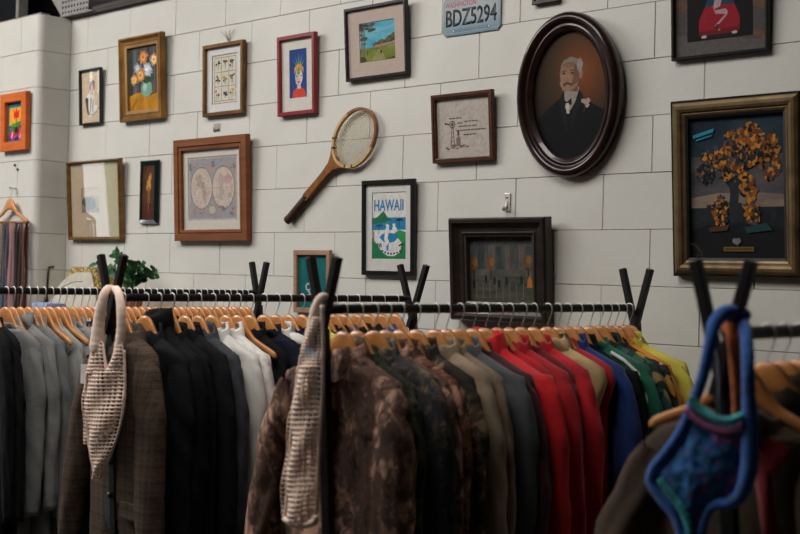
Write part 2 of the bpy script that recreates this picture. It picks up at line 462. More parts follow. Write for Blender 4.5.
# ------------------------------------------------------------------ garments: a drooping shell with sleeves and collar, hung from the hanger line
def nz(x, y, z): return noise.noise(Vector((x, y, z)))
def body_mesh(s, seed, opening=None):
    W, L, B, nk, dr = s.get('w', .228), s.get('len', .82), s.get('b', .028), s.get('neck', .085), s.get('drop', 0.0)
    amp = s.get('fold', .011)
    H = lambda x: interp(x, HTOP) + .010 - dr
    sl = [(nk + .02, H(nk + .02)), (nk + .045, H(nk + .045)), (W - .05, H(min(.2, W - .05))), (W - .014, H(.2) - .002), (W - .004, -.196 - dr), (W, -.214 - dr)]
    sl = sorted(sl, key=lambda q: q[0])
    lv = [(H(nk), nk - .004)] + [(z, a) for a, z in sl] + [(-.29 - dr, W - .028), (-.5, W - .034 + s.get('flare', 0) * .3), (-.7, W - .03 + s.get('flare', 0) * .7), (-L - .06, W - .024 + s.get('flare', 0))]
    zs = []
    for (z0, _), (z1, _) in zip(lv, lv[1:]):
        k = max(1, int(round((z0 - z1) / .035)))
        zs += [z0 + (z1 - z0) * i / k for i in range(k)]
    zs.append(lv[-1][0])
    n = 56; V, F, MI = [], [], []
    neg = [(-z, a) for z, a in lv]
    kw = 16 + 10 * (seed % 1.7)
    for z in zs:
        a = interp(-z, neg)
        r = min(1, max(0, (-z - .16) / .35))
        bb = B * interp(-z, [(.10, .75), (.16, .9), (.3, 1.1), (.6, 1.15), (.9, 1.05)])
        for k in range(n):
            q = 2 * PI * k / n
            c, d = cos(q), sin(q)
            ex = .5 if z > -.24 else .7
            w_ = a * math.copysign(abs(c) ** ex, c); t_ = bb * math.copysign(abs(d) ** .6, -d)
            fq = sin(kw * w_ + seed * 7 + 2.2 * z + 1.5 * nz(w_ * 4, z * 2, seed))
            ds = amp * r * (math.copysign(abs(fq) ** .7, fq) * .8 + nz(w_ * 9 + seed, z * 2.2, seed * 3.1) * 1.3)
            ds += amp * .5 * nz(w_ * 14, z * 12, seed + 9)
            edge = abs(c) ** 6
            w2 = w_ + edge * math.copysign(1, c) * amp * r * nz(z * 5, seed, 3) * 2
            t2 = t_ * (1 + .25 * r * nz(w_ * 5, z * 3, seed)) + ds * (1 - edge * .5)
            z2 = z
            if -z < .13 + dr and d > 0: z2 -= .022 * d * s.get('scoop', 1)
            if z == zs[-1]: z2 += .012 * nz(w_ * 6, seed, 1)
            if opening:
                op = opening(w_, z)
                if d > 0 and op > 0: t2 += min(.022, op * 1.5)
            V.append((w2, t2, z2))
    m = len(zs)
    for i in range(m - 1):
        for k in range(n):
            f = (i * n + k, i * n + (k + 1) % n, (i + 1) * n + (k + 1) % n, (i + 1) * n + k)
            F.append(f)
            if opening:
                cx = sum(V[j][0] for j in f) / 4; cz = sum(V[j][2] for j in f) / 4
                MI.append(1 if (opening(cx, cz) > 0 and n * .02 < (k + .5) < n * .48) else 0)
    return smooth_mesh('body', V, F, MI if opening else None)
def sleeve_mesh(s, seed, side):
    W, B, dr = s.get('w', .228), s.get('b', .028), s.get('drop', 0.0)
    sp = s.get('splayL', s.get('splay', .02)) if side < 0 else s.get('splay', .02); L = s.get('sleeve', .58); R = s.get('sr', .052)
    path = [(W - .045, -.192), (W - .030, -.232), (W - .016, -.29), (W - .004 + sp * .2, -.36)]
    for i in range(1, 8):
        t = i / 7; path.append((W - .004 + sp * (.2 + .8 * t), -.36 - (L - .17) * t))
    n = 22; V, F = [], []; P = []
    for (a, b), (c, d) in zip(path, path[1:]):
        k = 3
        P += [(a + (c - a) * i / k, b + (d - b) * i / k) for i in range(k)]
    P.append(path[-1]); N = len(P)
    for i, (pw, pz) in enumerate(P):
        t = i / (N - 1)
        rw = R * interp(t, [(0, .62), (.1, .86), (.25, .95), (.6, .95), (.92, .78), (.95, .66), (1, .66)])
        rt_ = B * interp(t, [(0, .7), (.2, 1.0), (.6, 1.05), (.93, .95), (1, .8)])
        for k in range(n):
            q = 2 * PI * k / n
            f = 1.25 * s.get('fold', .011) * (nz(pz * 7 + 3 * cos(q), 2 * sin(q) + seed, side * 5 + seed) * .8 + .35 * sin(pz * 55 + 3 * q + seed * 5) * nz(pz * 4, seed, side))
            x = pw + (rw + f) * cos(q); y = -.010 - .014 * t + (rt_ * 1.15 + f * .9) * sin(q)
            zz = pz - dr + (x - pw) * .25
            V.append((side * x, y, zz))
    for i in range(N - 1):
        for k in range(n): F.append((i * n + k, i * n + (k + 1) % n, (i + 1) * n + (k + 1) % n, (i + 1) * n + k))
    F.append(tuple(range((N - 1) * n, N * n)))
    return smooth_mesh('sleeve', V, F)
def neck_ring(q, nk, b, dz, front_dip=.02):
    c, d = cos(q), sin(q)
    w_ = nk * c; a = abs(w_)
    side_z = interp(a, HTOP) if a > .05 else -.098
    return w_, -b * math.copysign(abs(d) ** .8, d), side_z - .006 + dz - front_dip * max(0, d)
def collar_mesh(s, seed, kind):
    nk, B, dr = s.get('neck', .085), s.get('b', .028), s.get('drop', 0.0)
    n = 40; V, F = [], []
    if kind == 'crew': rows = [(-.004, B * .8, -.010), (.0, B * .95, .004), (-.008, B * .95, .012), (-.016, B * .8, .006), (-.012, B * .7, -.006)]
    elif kind == 'hood': rows = [(.004, B * .9, -.014), (.010, B * 1.25, .008), (.006, B * 1.35, .024), (-.008, B * 1.2, .032), (-.02, B * .9, .022), (-.018, B * .7, -.004)]
    else: rows = [(0, B * .9, -.014), (-.006, B * .9, .014), (-.010, B * .95, .026), (-.005, B * 1.15, .025), (.010, B * 1.4, .004), (.026, B * 1.55, -.022)]
    rise = s.get('rise', 1.0)
    for ri, (dn, b, dz) in enumerate(rows):
        dz = dz * rise if dz > 0 else dz
        for k in range(n):
            q = 2 * PI * k / n
            x, y, z = neck_ring(q, nk + dn, b, dz, .03 if kind in ('shirt',) else .018)
            fold = .006 * nz(x * 20, y * 30 + ri, seed)
            if kind == 'shirt' and ri >= 4 and sin(q) > .3:              # collar points fall at the front
                z -= (.028 if ri == 5 else .012) * math.exp(-((abs(x) - .035) / .025) ** 2)
            if kind == 'hood': fold *= 2.2
            V.append((x + fold, y + fold, z - dr + fold))
    for i in range(len(rows) - 1):
        for k in range(n):
            q = 2 * PI * (k + .5) / n
            if kind == 'shirt' and abs(q - PI / 2) < .12: continue      # gap between the points
            F.append((i * n + k, i * n + (k + 1) % n, (i + 1) * n + (k + 1) % n, (i + 1) * n + k))
    return smooth_mesh('collar', V, F)
_sd = [0.37]
def garment(name, label, cat, X, Y, s, mat, yaw=0, group=None, collar='shirt', collar_mat=None, sleeves=True, opening=None, lining=None, placket=False, stripe=None, extras=None):
    _sd[0] += .731; seed = _sd[0]
    s = dict(s); s['w'] = s.get('w', .228) + vr.uniform(-.010, .012); s['splay'] = s.get('splay', .02) + vr.uniform(-.012, .03); s['sleeve'] = s.get('sleeve', .58) + vr.uniform(-.04, .05)
    t = thing(name, label, cat, (X, Y, RZ), (0, ROLLS.get((X, round(Y, 3)), 0), yaw), group)
    b = part('body', body_mesh(s, seed, opening), t, [mat, lining] if opening else mat)
    if sleeves:
        for sd in (-1, 1): part('sleeve', sleeve_mesh(s, seed + sd, sd), t, mat)
    if collar: part('collar', collar_mesh(s, seed, collar), t, collar_mat or mat)
    if placket:
        B = s.get('b', .028) * 1.25; L = s.get('len', .82)
        bm = bmesh.new()
        for i in range(12):
            z = -.16 - (L - .2) * i / 12
            add_box(bm, -.017, .017, -B - .006, -B + .02, z - (L - .2) / 12, z, .0)
        bmesh.ops.remove_doubles(bm, verts=bm.verts, dist=1e-5)
        p = part('placket', bm, t, mat)
        for i in range(6):
            z = -.2 - i * .095
            part('button', tube('button', [(0, -B - .009, z), (0, -B - .005, z)], .006, 10), t, plain('button_horn', '#2b2521', .4))
    if extras: extras(t, s, seed)
    return t

# fabrics
BLK = fabric('#0a0a0b', .9, .25, sheen=0); BLK2 = fabric('#101114', .9, .25, sheen=0); CHAR = fabric('#17181b', .9, sheen=0)
GREY1 = fabric('#737471', .95, .1); GREY2 = fabric('#646563', .95, .1); GREY3 = fabric('#868783', .95, .1); GREY4 = fabric('#8f908b', .95, .08); GREY5 = fabric('#7f807d', .95, .08)
SLATE = fabric('#37393f', .8, sheen=.05); NAVY = fabric('#0f1424', .85, sheen=0); NAVY2 = fabric('#141b30', .85, sheen=0)
WHITE = fabric('#d6d2ca', .85, .04); WHITE2 = fabric('#d9d5ce', .95, .08, fold=60); TEAL = fabric('#0f7fa6', .8)
TAN = fabric('#8c7961', .9); TAN2 = fabric('#7a6650', .9); GREYB = fabric('#4b4e50', .85); MAROON = fabric('#3c0d13', .85)
RED = fabric('#c80d18', .8, .08); RED2 = fabric('#a80c18', .8, .08); DRED = fabric('#6b0d12', .85); RED3 = fabric('#b40f1c', .85)
BLUE = fabric('#12306f', .8); GREEN = fabric('#0d5b43', .85); YEL = fabric('#cfc24c', .85, .06); ORANGE = fabric('#d98720', .85); OATMEAL = fabric('#b69a6c', .9)
BROWN = fabric('#3d2a16', .85, .3, sheen=.1); OLIVE = fabric('#2a2013', .9, sheen=0)
BLUE2 = fabric('#174d86', .8)
def camo(cols, seed):
    """woodland print: dark ground, big soft leaf and bark shapes at two sizes"""
    m, nt, b = new_mat('camouflage_cloth')
    v = coords(nt, (1, 1, .75), (.2, .3 + seed, seed))
    f1 = noise_tex(nt, v, 9, 5, .62, .9); f2 = noise_tex(nt, coords(nt, (1, 1, .8), (seed, .7, .2)), 26, 6, .7, .8)
    c = ramp(nt, f1, [(.36, shade(cols[0], .6)), (.44, cols[1]), (.52, cols[2]), (.60, cols[3])])
    mx = nt.nodes.new('ShaderNodeMix'); mx.data_type = 'RGBA'
    nt.links.new(ramp(nt, f2, [(.46, '#000000'), (.52, '#e0e0e0')]), mx.inputs['Factor'])
    nt.links.new(c, mx.inputs[6]); nt.links.new(ramp(nt, f1, [(.38, cols[4]), (.5, cols[0]), (.6, cols[5])]), mx.inputs[7])
    nt.links.new(mx.outputs[2], b.inputs['Base Color'])
    b.inputs['Roughness'].default_value = .9; b.inputs['Specular IOR Level'].default_value = .2
    g = noise_tex(nt, v, 40, 6, .7); bump(nt, b, g, .4, .004)
    return m
def bright(cols, k): return [shade(c, k) for c in cols]
CAMO1 = camo(bright(['#171413', '#382b25', '#634b3f', '#8d7060', '#4d392f', '#2b2524'], 1.5), 0)
CAMO2 = camo(bright(['#101317', '#23272b', '#3c3730', '#5d4d3d', '#2c2925', '#191b1e'], 1.45), 1.3)
CAMO3 = camo(bright(['#1d120e', '#432a20', '#6b4a3a', '#8a6a57', '#57392d', '#2b1d18'], 1.4), 2.1)
CAMO4 = camo(bright(['#0c0c0d', '#1e1b17', '#3c3228', '#6a5844', '#29231d', '#131211'], 1.4), 3.4)
CAMO5 = camo(bright(['#0c0e0c', '#20241c', '#35372a', '#5a5240', '#262a20', '#12140f'], 1.4), 4.2)
PLAID = plaid('#51443a', '#241e1a', '#66564a')
FLOR1 = floral('#24372c', [(0, '#15261f'), (.35, '#2d5a48'), (.55, '#15261f'), (.75, '#8d7b4c'), (.85, '#14302c')], 30)
FLOR2 = floral('#23211b', [(0, '#1d1c18'), (.3, '#b98b35'), (.45, '#26241c'), (.7, '#cdbb8a'), (.8, '#2a2a22')], 34)
STRIPED = None
def striped(h1, h2, freq):
    m, nt, b = new_mat('striped_knit'); sx = nt.nodes.new('ShaderNodeSeparateXYZ'); nt.links.new(coords(nt), sx.inputs[0])
    a = nt.nodes.new('ShaderNodeMath'); a.operation = 'MULTIPLY'; a.inputs[1].default_value = freq; nt.links.new(sx.outputs['Z'], a.inputs[0])
    fr = nt.nodes.new('ShaderNodeMath'); fr.operation = 'FRACT'; nt.links.new(a.outputs[0], fr.inputs[0])
    nt.links.new(ramp(nt, fr.outputs[0], [(0, h1), (.55, h2), (.9, h1)], 'CONSTANT'), b.inputs['Base Color']); b.inputs['Roughness'].default_value = .9
    return m
STRIPED = striped('#1b2238', '#c9ccc8', 32)
rnd = random.Random(11)
def yw(a=.07): return rnd.uniform(-a, a) * 1.3
ORD = ['first', 'second', 'third', 'fourth', 'fifth', 'sixth', 'seventh', 'eighth', 'ninth', 'tenth', 'eleventh', 'twelfth', 'thirteenth', 'fourteenth', 'fifteenth', 'sixteenth', 'seventeenth', 'eighteenth', 'nineteenth', 'twentieth', 'twenty-first', 'twenty-second', 'twenty-third', 'twenty-fourth', 'twenty-fifth', 'twenty-sixth', 'twenty-seventh', 'twenty-eighth', 'twenty-ninth', 'thirtieth', 'thirty-first', 'thirty-second']

# ---- rack A, far left
GA = 'wooden hangers on the far left rail'; CA = 'clothes on the far left rack'
thin = dict(b=.015, neck=.092, w=.228, fold=.012, len=.80, sr=.05, splay=.02)
seqA = [
 (-1.602, ('sweater', 'black sweater at the left edge of the photo, outermost of the black pair', 'sweater', BLK, 'crew', dict(w=.198, sr=.036))),
 (-1.572, ('jacket', 'black jacket beside the first grey sweatshirt at the left edge', 'jacket', BLK2, 'crew', dict(w=.198, sr=.036))),
 (-1.514, ('sweatshirt', 'mid grey sweatshirt next to the black jacket, leftmost of the grey ones', 'sweatshirt', GREY1, 'crew', {})),
 (-1.487, None),
 (-1.459, ('hoodie', 'grey hooded sweatshirt with bunched hood, second of the grey row', 'hoodie', GREY1, 'hood', dict(neck=.078))),
 (-1.427, ('sweatshirt', 'darker grey sweatshirt just right of the bunched hood', 'sweatshirt', GREY2, 'crew', {})),
 (-1.395, ('sweatshirt', 'grey sweatshirt in the middle of the grey row on the left rack', 'sweatshirt', GREY1, 'crew', {})),
 (-1.365, None),
 (-1.334, ('sweatshirt', 'pale grey sweatshirt, third from the plaid coat', 'sweatshirt', GREY4, 'crew', {})),
 (-1.305, None),
 (-1.276, ('sweatshirt', 'lightest grey sweatshirt, second from the plaid coat', 'sweatshirt', GREY3, 'crew', {})),
 (-1.243, ('sweatshirt', 'pale grey sweatshirt half hidden behind the plaid coat', 'sweatshirt', GREY5, 'crew', {})),
 (-1.209, ('sweater', 'navy and white striped sweater peeping out left of the cream net bag', 'sweater', STRIPED, 'crew', dict(neck=.078))),
 (-1.179, ('shirt', 'black shirt behind the cream net bag on the left rail', 'shirt', BLK, 'shirt', {})),
]
y = -1.179; kA = 0
while y < -.42:
    y += .0305; kA += 1
    seqA.append((y, ('shirt', 'dark shirt on the far left rail, %s after the striped sweater' % ORD[kA], 'shirt', [BLK2, CHAR, NAVY][kA % 3], 'crew', dict(neck=.085)) if kA % 2 == 0 else None))
for i, (y, g) in enumerate(seqA):
    a = yw(.06)
    hanger(XA, y, a, 'wooden clothes hanger, %s from the left end of the far left rail' % ORD[i] if i < len(ORD) else 'wooden clothes hanger, %s from the wall post on the far left rail' % ORD[len(seqA) - 1 - i], GA)
    if g:
        nm, lb, ct, mt, col, sp = g
        garment(nm, lb, ct, XA, y, dict(thin, **sp), mt, a, CA, col)

# ---- rack B
GB = 'wooden hangers on the second rail'; CB = 'clothes on the second rack'
med = dict(b=.024, neck=.082, w=.228, fold=.011, len=.85, sr=.054, splay=.02)
def open_front(w_, z):
    half = interp(-z, [(.13, .012), (.2, .028), (.42, .004), (.55, .01), (.75, .055), (1.2, .09)])
    return half - abs(w_ + .0) if -z > .13 else 0
def lapels(t, s, seed):
    B = s['b']
    for sd in (-1, 1):
        pts = [(.05, -.118), (.088, -.150), (.115, -.205), (.095, -.215), (.118, -.232), (.085, -.33), (.012, -.47), (.006, -.43), (.03, -.28), (.04, -.19)]
        V = []
        for off in (0, .004):
            for x, z in pts: V.append((sd * x, -B * interp(-z, [(.11, .9), (.2, 1.15), (.5, 1.25)]) - .012 + off * 1.0, z))
        n = len(pts); F = [tuple(range(n)), tuple(range(2 * n - 1, n - 1, -1))] + [(i, (i + 1) % n, n + (i + 1) % n, n + i) for i in range(n)]
        me = bpy.data.meshes.new('lapel'); me.from_pydata(V, [], F)
        bm = bmesh.new(); bm.from_mesh(me); bmesh.ops.recalc_face_normals(bm, faces=bm.faces); bm.to_mesh(me); bm.free()
        part('lapel', me, t, PLAID)
    for k in range(2):
        part('button', tube('button', [(.03, -B * 1.3 - .012, -.5 - .1 * k), (.03, -B * 1.3 - .004, -.5 - .1 * k)], .009, 12), t, plain('button_horn', '#2b2521', .4))
    part('pocket_flap', box(.09, .2, -B * 1.45, -B * 1.2, -.66, -.61, .004), t, PLAID)
seqB = [
 (-1.556, ('coat', 'brown plaid tweed coat with lapels, nearest garment on the second rack', 'coat', PLAID, 'shirt', dict(b=.036, w=.212, fold=.007, sr=.056, splay=.0, splayL=.11, len=.95, neck=.085))),
 (-1.472, ('jacket', 'black suit jacket right behind the plaid coat', 'jacket', BLK2, 'shirt', dict(neck=.085))),
 (-1.422, ('hoodie', 'black hooded top whose hood is drawn up over its hanger', 'hoodie', BLK, 'hood', dict(neck=.045, rise=2.2, b=.03))),
 (-1.372, ('jacket', 'black jacket, second of three left of the slate jacket', 'jacket', BLK, 'shirt', dict(w=.215))),
 (-1.318, ('jacket', 'black jacket touching the slate grey jacket', 'jacket', BLK2, 'shirt', dict(neck=.078))),
 (-1.264, ('jacket', 'slate grey jacket with a turned down collar left of the white shirts', 'jacket', SLATE, 'shirt', dict(w=.24, neck=.09, b=.028))),
 (-1.207, ('shirt', 'thin plain white shirt, left of the two white ones', 'shirt', WHITE, 'shirt', dict(neck=.078))),
 (-1.148, ('cardigan', 'white nubby textured cardigan, right of the two white ones', 'cardigan', WHITE2, 'shirt', dict(neck=.078))),
 (-1.101, None),
 (-1.045, ('shirt', 'black shirt with a pointed collar right of the white cardigan', 'shirt', BLK, 'shirt', dict(w=.205, sr=.045, neck=.078))),
 (-.987, ('shirt', 'dark navy shirt behind the pointed black collar', 'shirt', NAVY, 'crew', dict(w=.205, sr=.045))),
 (-.928, ('shirt', 'bright teal shirt with a white shoulder yoke', 'shirt', TEAL, 'shirt', dict(w=.25, b=.03, neck=.078))),
 (-.873, ('shirt', 'navy shirt just right of the teal shirt', 'shirt', NAVY2, 'crew', dict(neck=.078))),
 (-.812, ('shirt', 'black shirt two places right of the teal shirt', 'shirt', BLK2, 'shirt', dict(neck=.078))),
 (-.755, ('jersey', 'yellow jersey showing a strip left of the middle rack post', 'jersey', YEL, 'crew', dict(neck=.085))),
 (-.700, ('shirt', 'navy shirt hidden mostly behind the middle rack post', 'shirt', NAVY, 'crew', {})),
 (-.655, ('shirt', 'charcoal shirt on the second rail behind the camouflage jackets', 'shirt', CHAR, 'crew', {})),
 (-.601, ('shirt', 'blue shirt on the second rail, left of two blue ones behind the camouflage', 'shirt', BLUE2, 'crew', dict(neck=.078))),
 (-.539, ('shirt', 'dark grey shirt between the two blue ones on the second rail', 'shirt', CHAR, 'crew', {})),
 (-.477, ('shirt', 'navy pointed shirt on the second rail near its wall post', 'shirt', NAVY, 'crew', dict(neck=.06))),
 (-.407, ('shirt', 'blue shirt nearest the wall post on the second rail', 'shirt', BLUE2, 'crew', {})),
 (-.331, None),
]
def yoke(t, s, seed):
    B = s['b']
    for sd in (-1, 1):
        V, F = tube_data([(sd * x, -.004, -.118 - (x - .085) * .42) for x in (.085, .10, .12, .14, .16)], [.012, .02, .024, .022, .012], 10, True, (1, 1.3, .7))
        part('yoke', smooth_mesh('yoke', V, F), t, WHITE, 'white shoulder yoke')
for i, (y, g) in enumerate(seqB):
    a = yw(.06) if i else -.12
    hanger(XB, y, a, 'wooden clothes hanger, %s from the viewer on the second rail' % ORD[i], GB)
    if g:
        nm, lb, ct, mt, col, sp = g
        kw = {}
        if i == 0: kw = dict(opening=open_front, lining=fabric('#151312', .7), extras=lapels)
        if mt is TEAL: kw = dict(extras=yoke, collar_mat=WHITE)
        if mt is SLATE or mt is WHITE: kw = dict(placket=True)
        garment(nm, lb, ct, XB, y, dict(med, **sp), mt, a, CB, col, **kw)

# ---- rack C
GC = 'wooden hangers on the middle rail'; CC = 'clothes on the middle rack'
camoS = dict(b=.028, w=.228, fold=.015, len=.92, sr=.058, splay=.01, neck=.078)
seqC = [
 (-1.555, ('jacket', 'camouflage jacket with big collar at the front of the middle rack', 'camouflage jacket', CAMO1, 'shirt', dict(camoS, splay=.0, splayL=.10, b=.034, rise=1.3))),
 (-1.500, ('shirt', 'greenish dark camouflage shirt squeezed between the big collared camouflage jacket and the bluish one', 'camouflage shirt', CAMO5, 'crew', dict(camoS, b=.022))),
 (-1.445, ('jacket', 'bluish dark camouflage jacket, second from the front', 'camouflage jacket', CAMO2, 'shirt', dict(camoS))),
 (-1.395, ('shirt', 'narrow brown camouflage shirt between the bluish and the reddish camouflage jackets', 'camouflage shirt', CAMO1, 'shirt', dict(camoS, b=.022))),
 (-1.343, ('jacket', 'reddish brown camouflage jacket, third from the front', 'camouflage jacket', CAMO3, 'shirt', dict(camoS))),
 (-1.280, ('shirt', 'dark camouflage shirt next to the tan overshirts, fourth from the front', 'camouflage shirt', CAMO4, 'shirt', dict(camoS, b=.026))),
 (-1.205, ('shirt', 'khaki overshirt with a standing collar, left of the two tan ones', 'shirt', TAN, 'shirt', dict(neck=.078, b=.03, w=.21))),
 (-1.156, ('shirt', 'brownish tan overshirt, right of the two tan ones', 'shirt', TAN2, 'shirt', dict(neck=.078))),
 (-1.100, ('shirt', 'grey shirt between the tan overshirts and the maroon one', 'shirt', GREYB, 'shirt', dict(neck=.078))),
 (-1.040, ('shirt', 'maroon shirt just left of the bright red jacket', 'shirt', MAROON, 'crew', dict(neck=.085))),
 (-.985, ('jacket', 'bright red jacket, largest and leftmost of the red garments', 'jacket', RED, 'shirt', dict(neck=.066, b=.030, w=.245, rise=1.7, sr=.062))),
 (-.925, ('shirt', 'crimson shirt with a low collar tucked against the large bright red jacket', 'shirt', RED3, 'crew', dict(b=.018, w=.205))),
 (-.874, ('shirt', 'deep red shirt right behind the bright red jacket', 'shirt', RED2, 'shirt', dict(neck=.078))),
 (-.811, ('shirt', 'dark wine red shirt in the middle of the red garments', 'shirt', DRED, 'crew', dict(w=.212, neck=.078))),
 (-.757, ('shirt', 'red shirt, third bright red garment from the left', 'shirt', RED3, 'shirt', dict(neck=.078))),
 (-.687, ('scarf', 'oatmeal sweater with a bunched neck between red garments', 'sweater', OATMEAL, 'hood', dict(neck=.078, w=.205, sleeve=.4))),
 (-.636, ('vest', 'sleeveless red top with the hanger tip poking from its armhole', 'top', RED2, 'crew', dict(neck=.09, w=.205))),
 (-.583, ('shirt', 'royal blue shirt just right of the sleeveless red top', 'shirt', BLUE, 'shirt', dict(w=.22, neck=.078))),
 (-.524, ('jacket', 'black track jacket with white and grey stripes along the shoulder', 'jacket', BLK2, 'shirt', dict(w=.252, neck=.085))),
 (-.464, ('sweater', 'green sweater right of the striped black track jacket', 'sweater', GREEN, 'crew', dict(neck=.078))),
 (-.410, ('shirt', 'dark green patterned shirt between green sweater and the yellow shirt', 'shirt', FLOR1, 'shirt', dict(neck=.085))),
 (-.360, ('shirt', 'dark shirt with golden flower print next to the orange one', 'shirt', FLOR2, 'crew', dict(neck=.078))),
 (-.318, ('shirt', 'orange shirt on the middle rack beside the yellow one', 'shirt', ORANGE, 'crew', dict(neck=.078))),
 (-.272, ('shirt', 'pale yellow shirt nearest the wall post of the middle rack', 'shirt', YEL, 'shirt', dict(neck=.078))),
 (-.236, None),
]
def track_stripes(t, s, seed):
    for off, mt, lb in ((0, WHITE, 'white stripe'), (.035, GREY2, 'grey stripe')):
        W = s['w']
        path = [(.10 + off * .3, -.024, -.136 - off), (.15, -.027, -.158 - off), (W - .03, -.028, -.195 - off), (W + .005 - off * .5, -.034, -.27 - off * .3), (W + .02 - off * .5, -.040, -.40), (W + .024 - off * .5, -.042, -.60)]
        part('stripe', tube('stripe', path, .0055, 8, (1, .4, 1)), t, mt, lb)
for i, (y, g) in enumerate(seqC):
    a = yw(.06)
    hanger(XC, y, a, 'wooden clothes hanger, %s from the viewer on the middle rail' % ORD[i], GC)
    if g:
        nm, lb, ct, mt, col, sp = g
        kw = {}
        if i in (0, 2, 6): kw['placket'] = True
        if 'track' in lb: kw['extras'] = track_stripes
        if nm in ('vest', 'scarf'): kw['sleeves'] = False
        garment(nm, lb, ct, XC, y, dict(med, **sp), mt, a, CC, col, **kw)

# ---- rack D, close to the camera
GD = 'wooden hangers on the nearest rail'; CD = 'clothes on the nearest rack'
seqD = [
 (-1.70, ('jacket', 'dark brown jacket with tan sleeves, nearest the viewer under the blue crochet top', 'jacket', BROWN, 'shirt', dict(b=.036, w=.21, drop=.035, neck=.088, splay=.03, splayL=.16, sr=.062, fold=.014))),
 (-1.60, ('jacket', 'olive brown jacket behind the blue crochet top', 'jacket', OLIVE, 'shirt', dict(b=.034, neck=.082, splay=.05))),
 (-1.535, ('jacket', 'very dark jacket at the right edge of the photo', 'jacket', BLK, 'shirt', dict(neck=.1))),
 (-1.47, ('shirt', 'charcoal shirt farthest right on the nearest rack', 'shirt', CHAR, 'crew', {})),
]
for i, (y, g) in enumerate(seqD):
    a = yw(.05)
    hanger(XD, y, a, 'wooden clothes hanger, %s from the viewer on the nearest rail' % ORD[i], GD)
    nm, lb, ct, mt, col, sp = g
    garment(nm, lb, ct, XD, y, dict(med, **sp), mt, a, CD, col)
#PART3
# ------------------------------------------------------------------ pictures on the wall
def sweep_loop(outline_fn, profile, n):
    """profile: list of (inset, y); outline_fn(inset) gives n points (x, z) of the inset outline"""
    V, F = [], []
    for ins, y in profile:
        for (x, z) in outline_fn(ins): V.append((x, y, z))
    m = len(profile)
    for i in range(m):
        for k in range(n):
            F.append((i * n + k, i * n + (k + 1) % n, ((i + 1) % m) * n + (k + 1) % n, ((i + 1) % m) * n + k))
    me = bpy.data.meshes.new('frame'); me.from_pydata(V, [], F); me.update()
    bm = bmesh.new(); bm.from_mesh(me); bmesh.ops.recalc_face_normals(bm, faces=bm.faces); bm.to_mesh(me); bm.free()
    return me
def rect_outline(w, h):
    return lambda i: [(-w / 2 + i, i), (w / 2 - i, i), (w / 2 - i, h - i), (-w / 2 + i, h - i)]
def ell_outline(rx, rz, zc, n):
    return lambda i: [((rx - i) * cos(2 * PI * k / n), zc + (rz - i) * sin(2 * PI * k / n)) for k in range(n)]
class Art:
    """a picture built of flat colour areas, u right and v up in 0..1 of the rectangle"""
    def __init__(s, x0, z0, w, h, y):
        s.x0, s.z0, s.w, s.h, s.y = x0, z0, w, h, y
        s.V, s.F, s.MI, s.mats = [], [], [], []; s.layer = 0; s.step = 1.0; s.vm = lambda v: v
    def mi(s, m):
        if isinstance(m, str): m = flat(m, .7, .07, 0, 70)
        if m not in s.mats: s.mats.append(m)
        return s.mats.index(m)
    def poly(s, pts, m, up=True):
        if up: s.layer += s.step
        o = len(s.V)
        for u, v in pts: s.V.append((s.x0 + u * s.w, s.y - .00002 * s.layer, s.z0 + s.vm(v) * s.h))
        s.F.append(tuple(range(o, o + len(pts)))); s.MI.append(s.mi(m)); return s
    def rect(s, u0, v0, u1, v1, m, up=True): return s.poly([(u0, v0), (u1, v0), (u1, v1), (u0, v1)], m, up)
    def ell(s, u, v, ru, rv, m, n=22, a0=0, a1=2 * PI, up=True):
        return s.poly([(u + ru * cos(a0 + (a1 - a0) * k / n), v + rv * sin(a0 + (a1 - a0) * k / n)) for k in range(n if a1 - a0 > 6.28 else n + 1)], m, up)
    def ring(s, u, v, ru, rv, t, m, n=40, a0=0, a1=2 * PI):
        s.layer += 1
        for k in range(n):
            a, b = a0 + (a1 - a0) * k / n, a0 + (a1 - a0) * (k + 1) / n
            s.poly([(u + ru * cos(a), v + rv * sin(a)), (u + ru * cos(b), v + rv * sin(b)), (u + (ru - t) * cos(b), v + (rv - t * s.w / s.h) * sin(b)), (u + (ru - t) * cos(a), v + (rv - t * s.w / s.h) * sin(a))], m, False)
        return s
    def line(s, pts, t, m, up=True):
        if up: s.layer += 1
        r = s.h / s.w
        for (a, b), (c, d) in zip(pts, pts[1:]):
            dx, dy = c - a, (d - b) * r; L = math.hypot(dx, dy) or 1e-6
            nx, ny = -dy / L * t / 2, dx / L * t / 2 / r
            s.poly([(a + nx, b + ny), (a - nx, b - ny), (c - nx, d - ny), (c + nx, d + ny)], m, False)
        return s
    def blob(s, u, v, ru, rv, m, n=16, j=.25, rs=1):
        R = random.Random(int(u * 9999 + v * 777 + rs)); 
        return s.poly([(u + ru * (1 + R.uniform(-j, j)) * cos(2 * PI * k / n), v + rv * (1 + R.uniform(-j, j)) * sin(2 * PI * k / n)) for k in range(n)], m)
    def mesh(s):
        me = bpy.data.meshes.new('artwork'); me.from_pydata(s.V, [], s.F)
        for m in s.mats: me.materials.append(m)
        for p, i in zip(me.polygons, s.MI): p.material_index = i
        me.update()
        return me
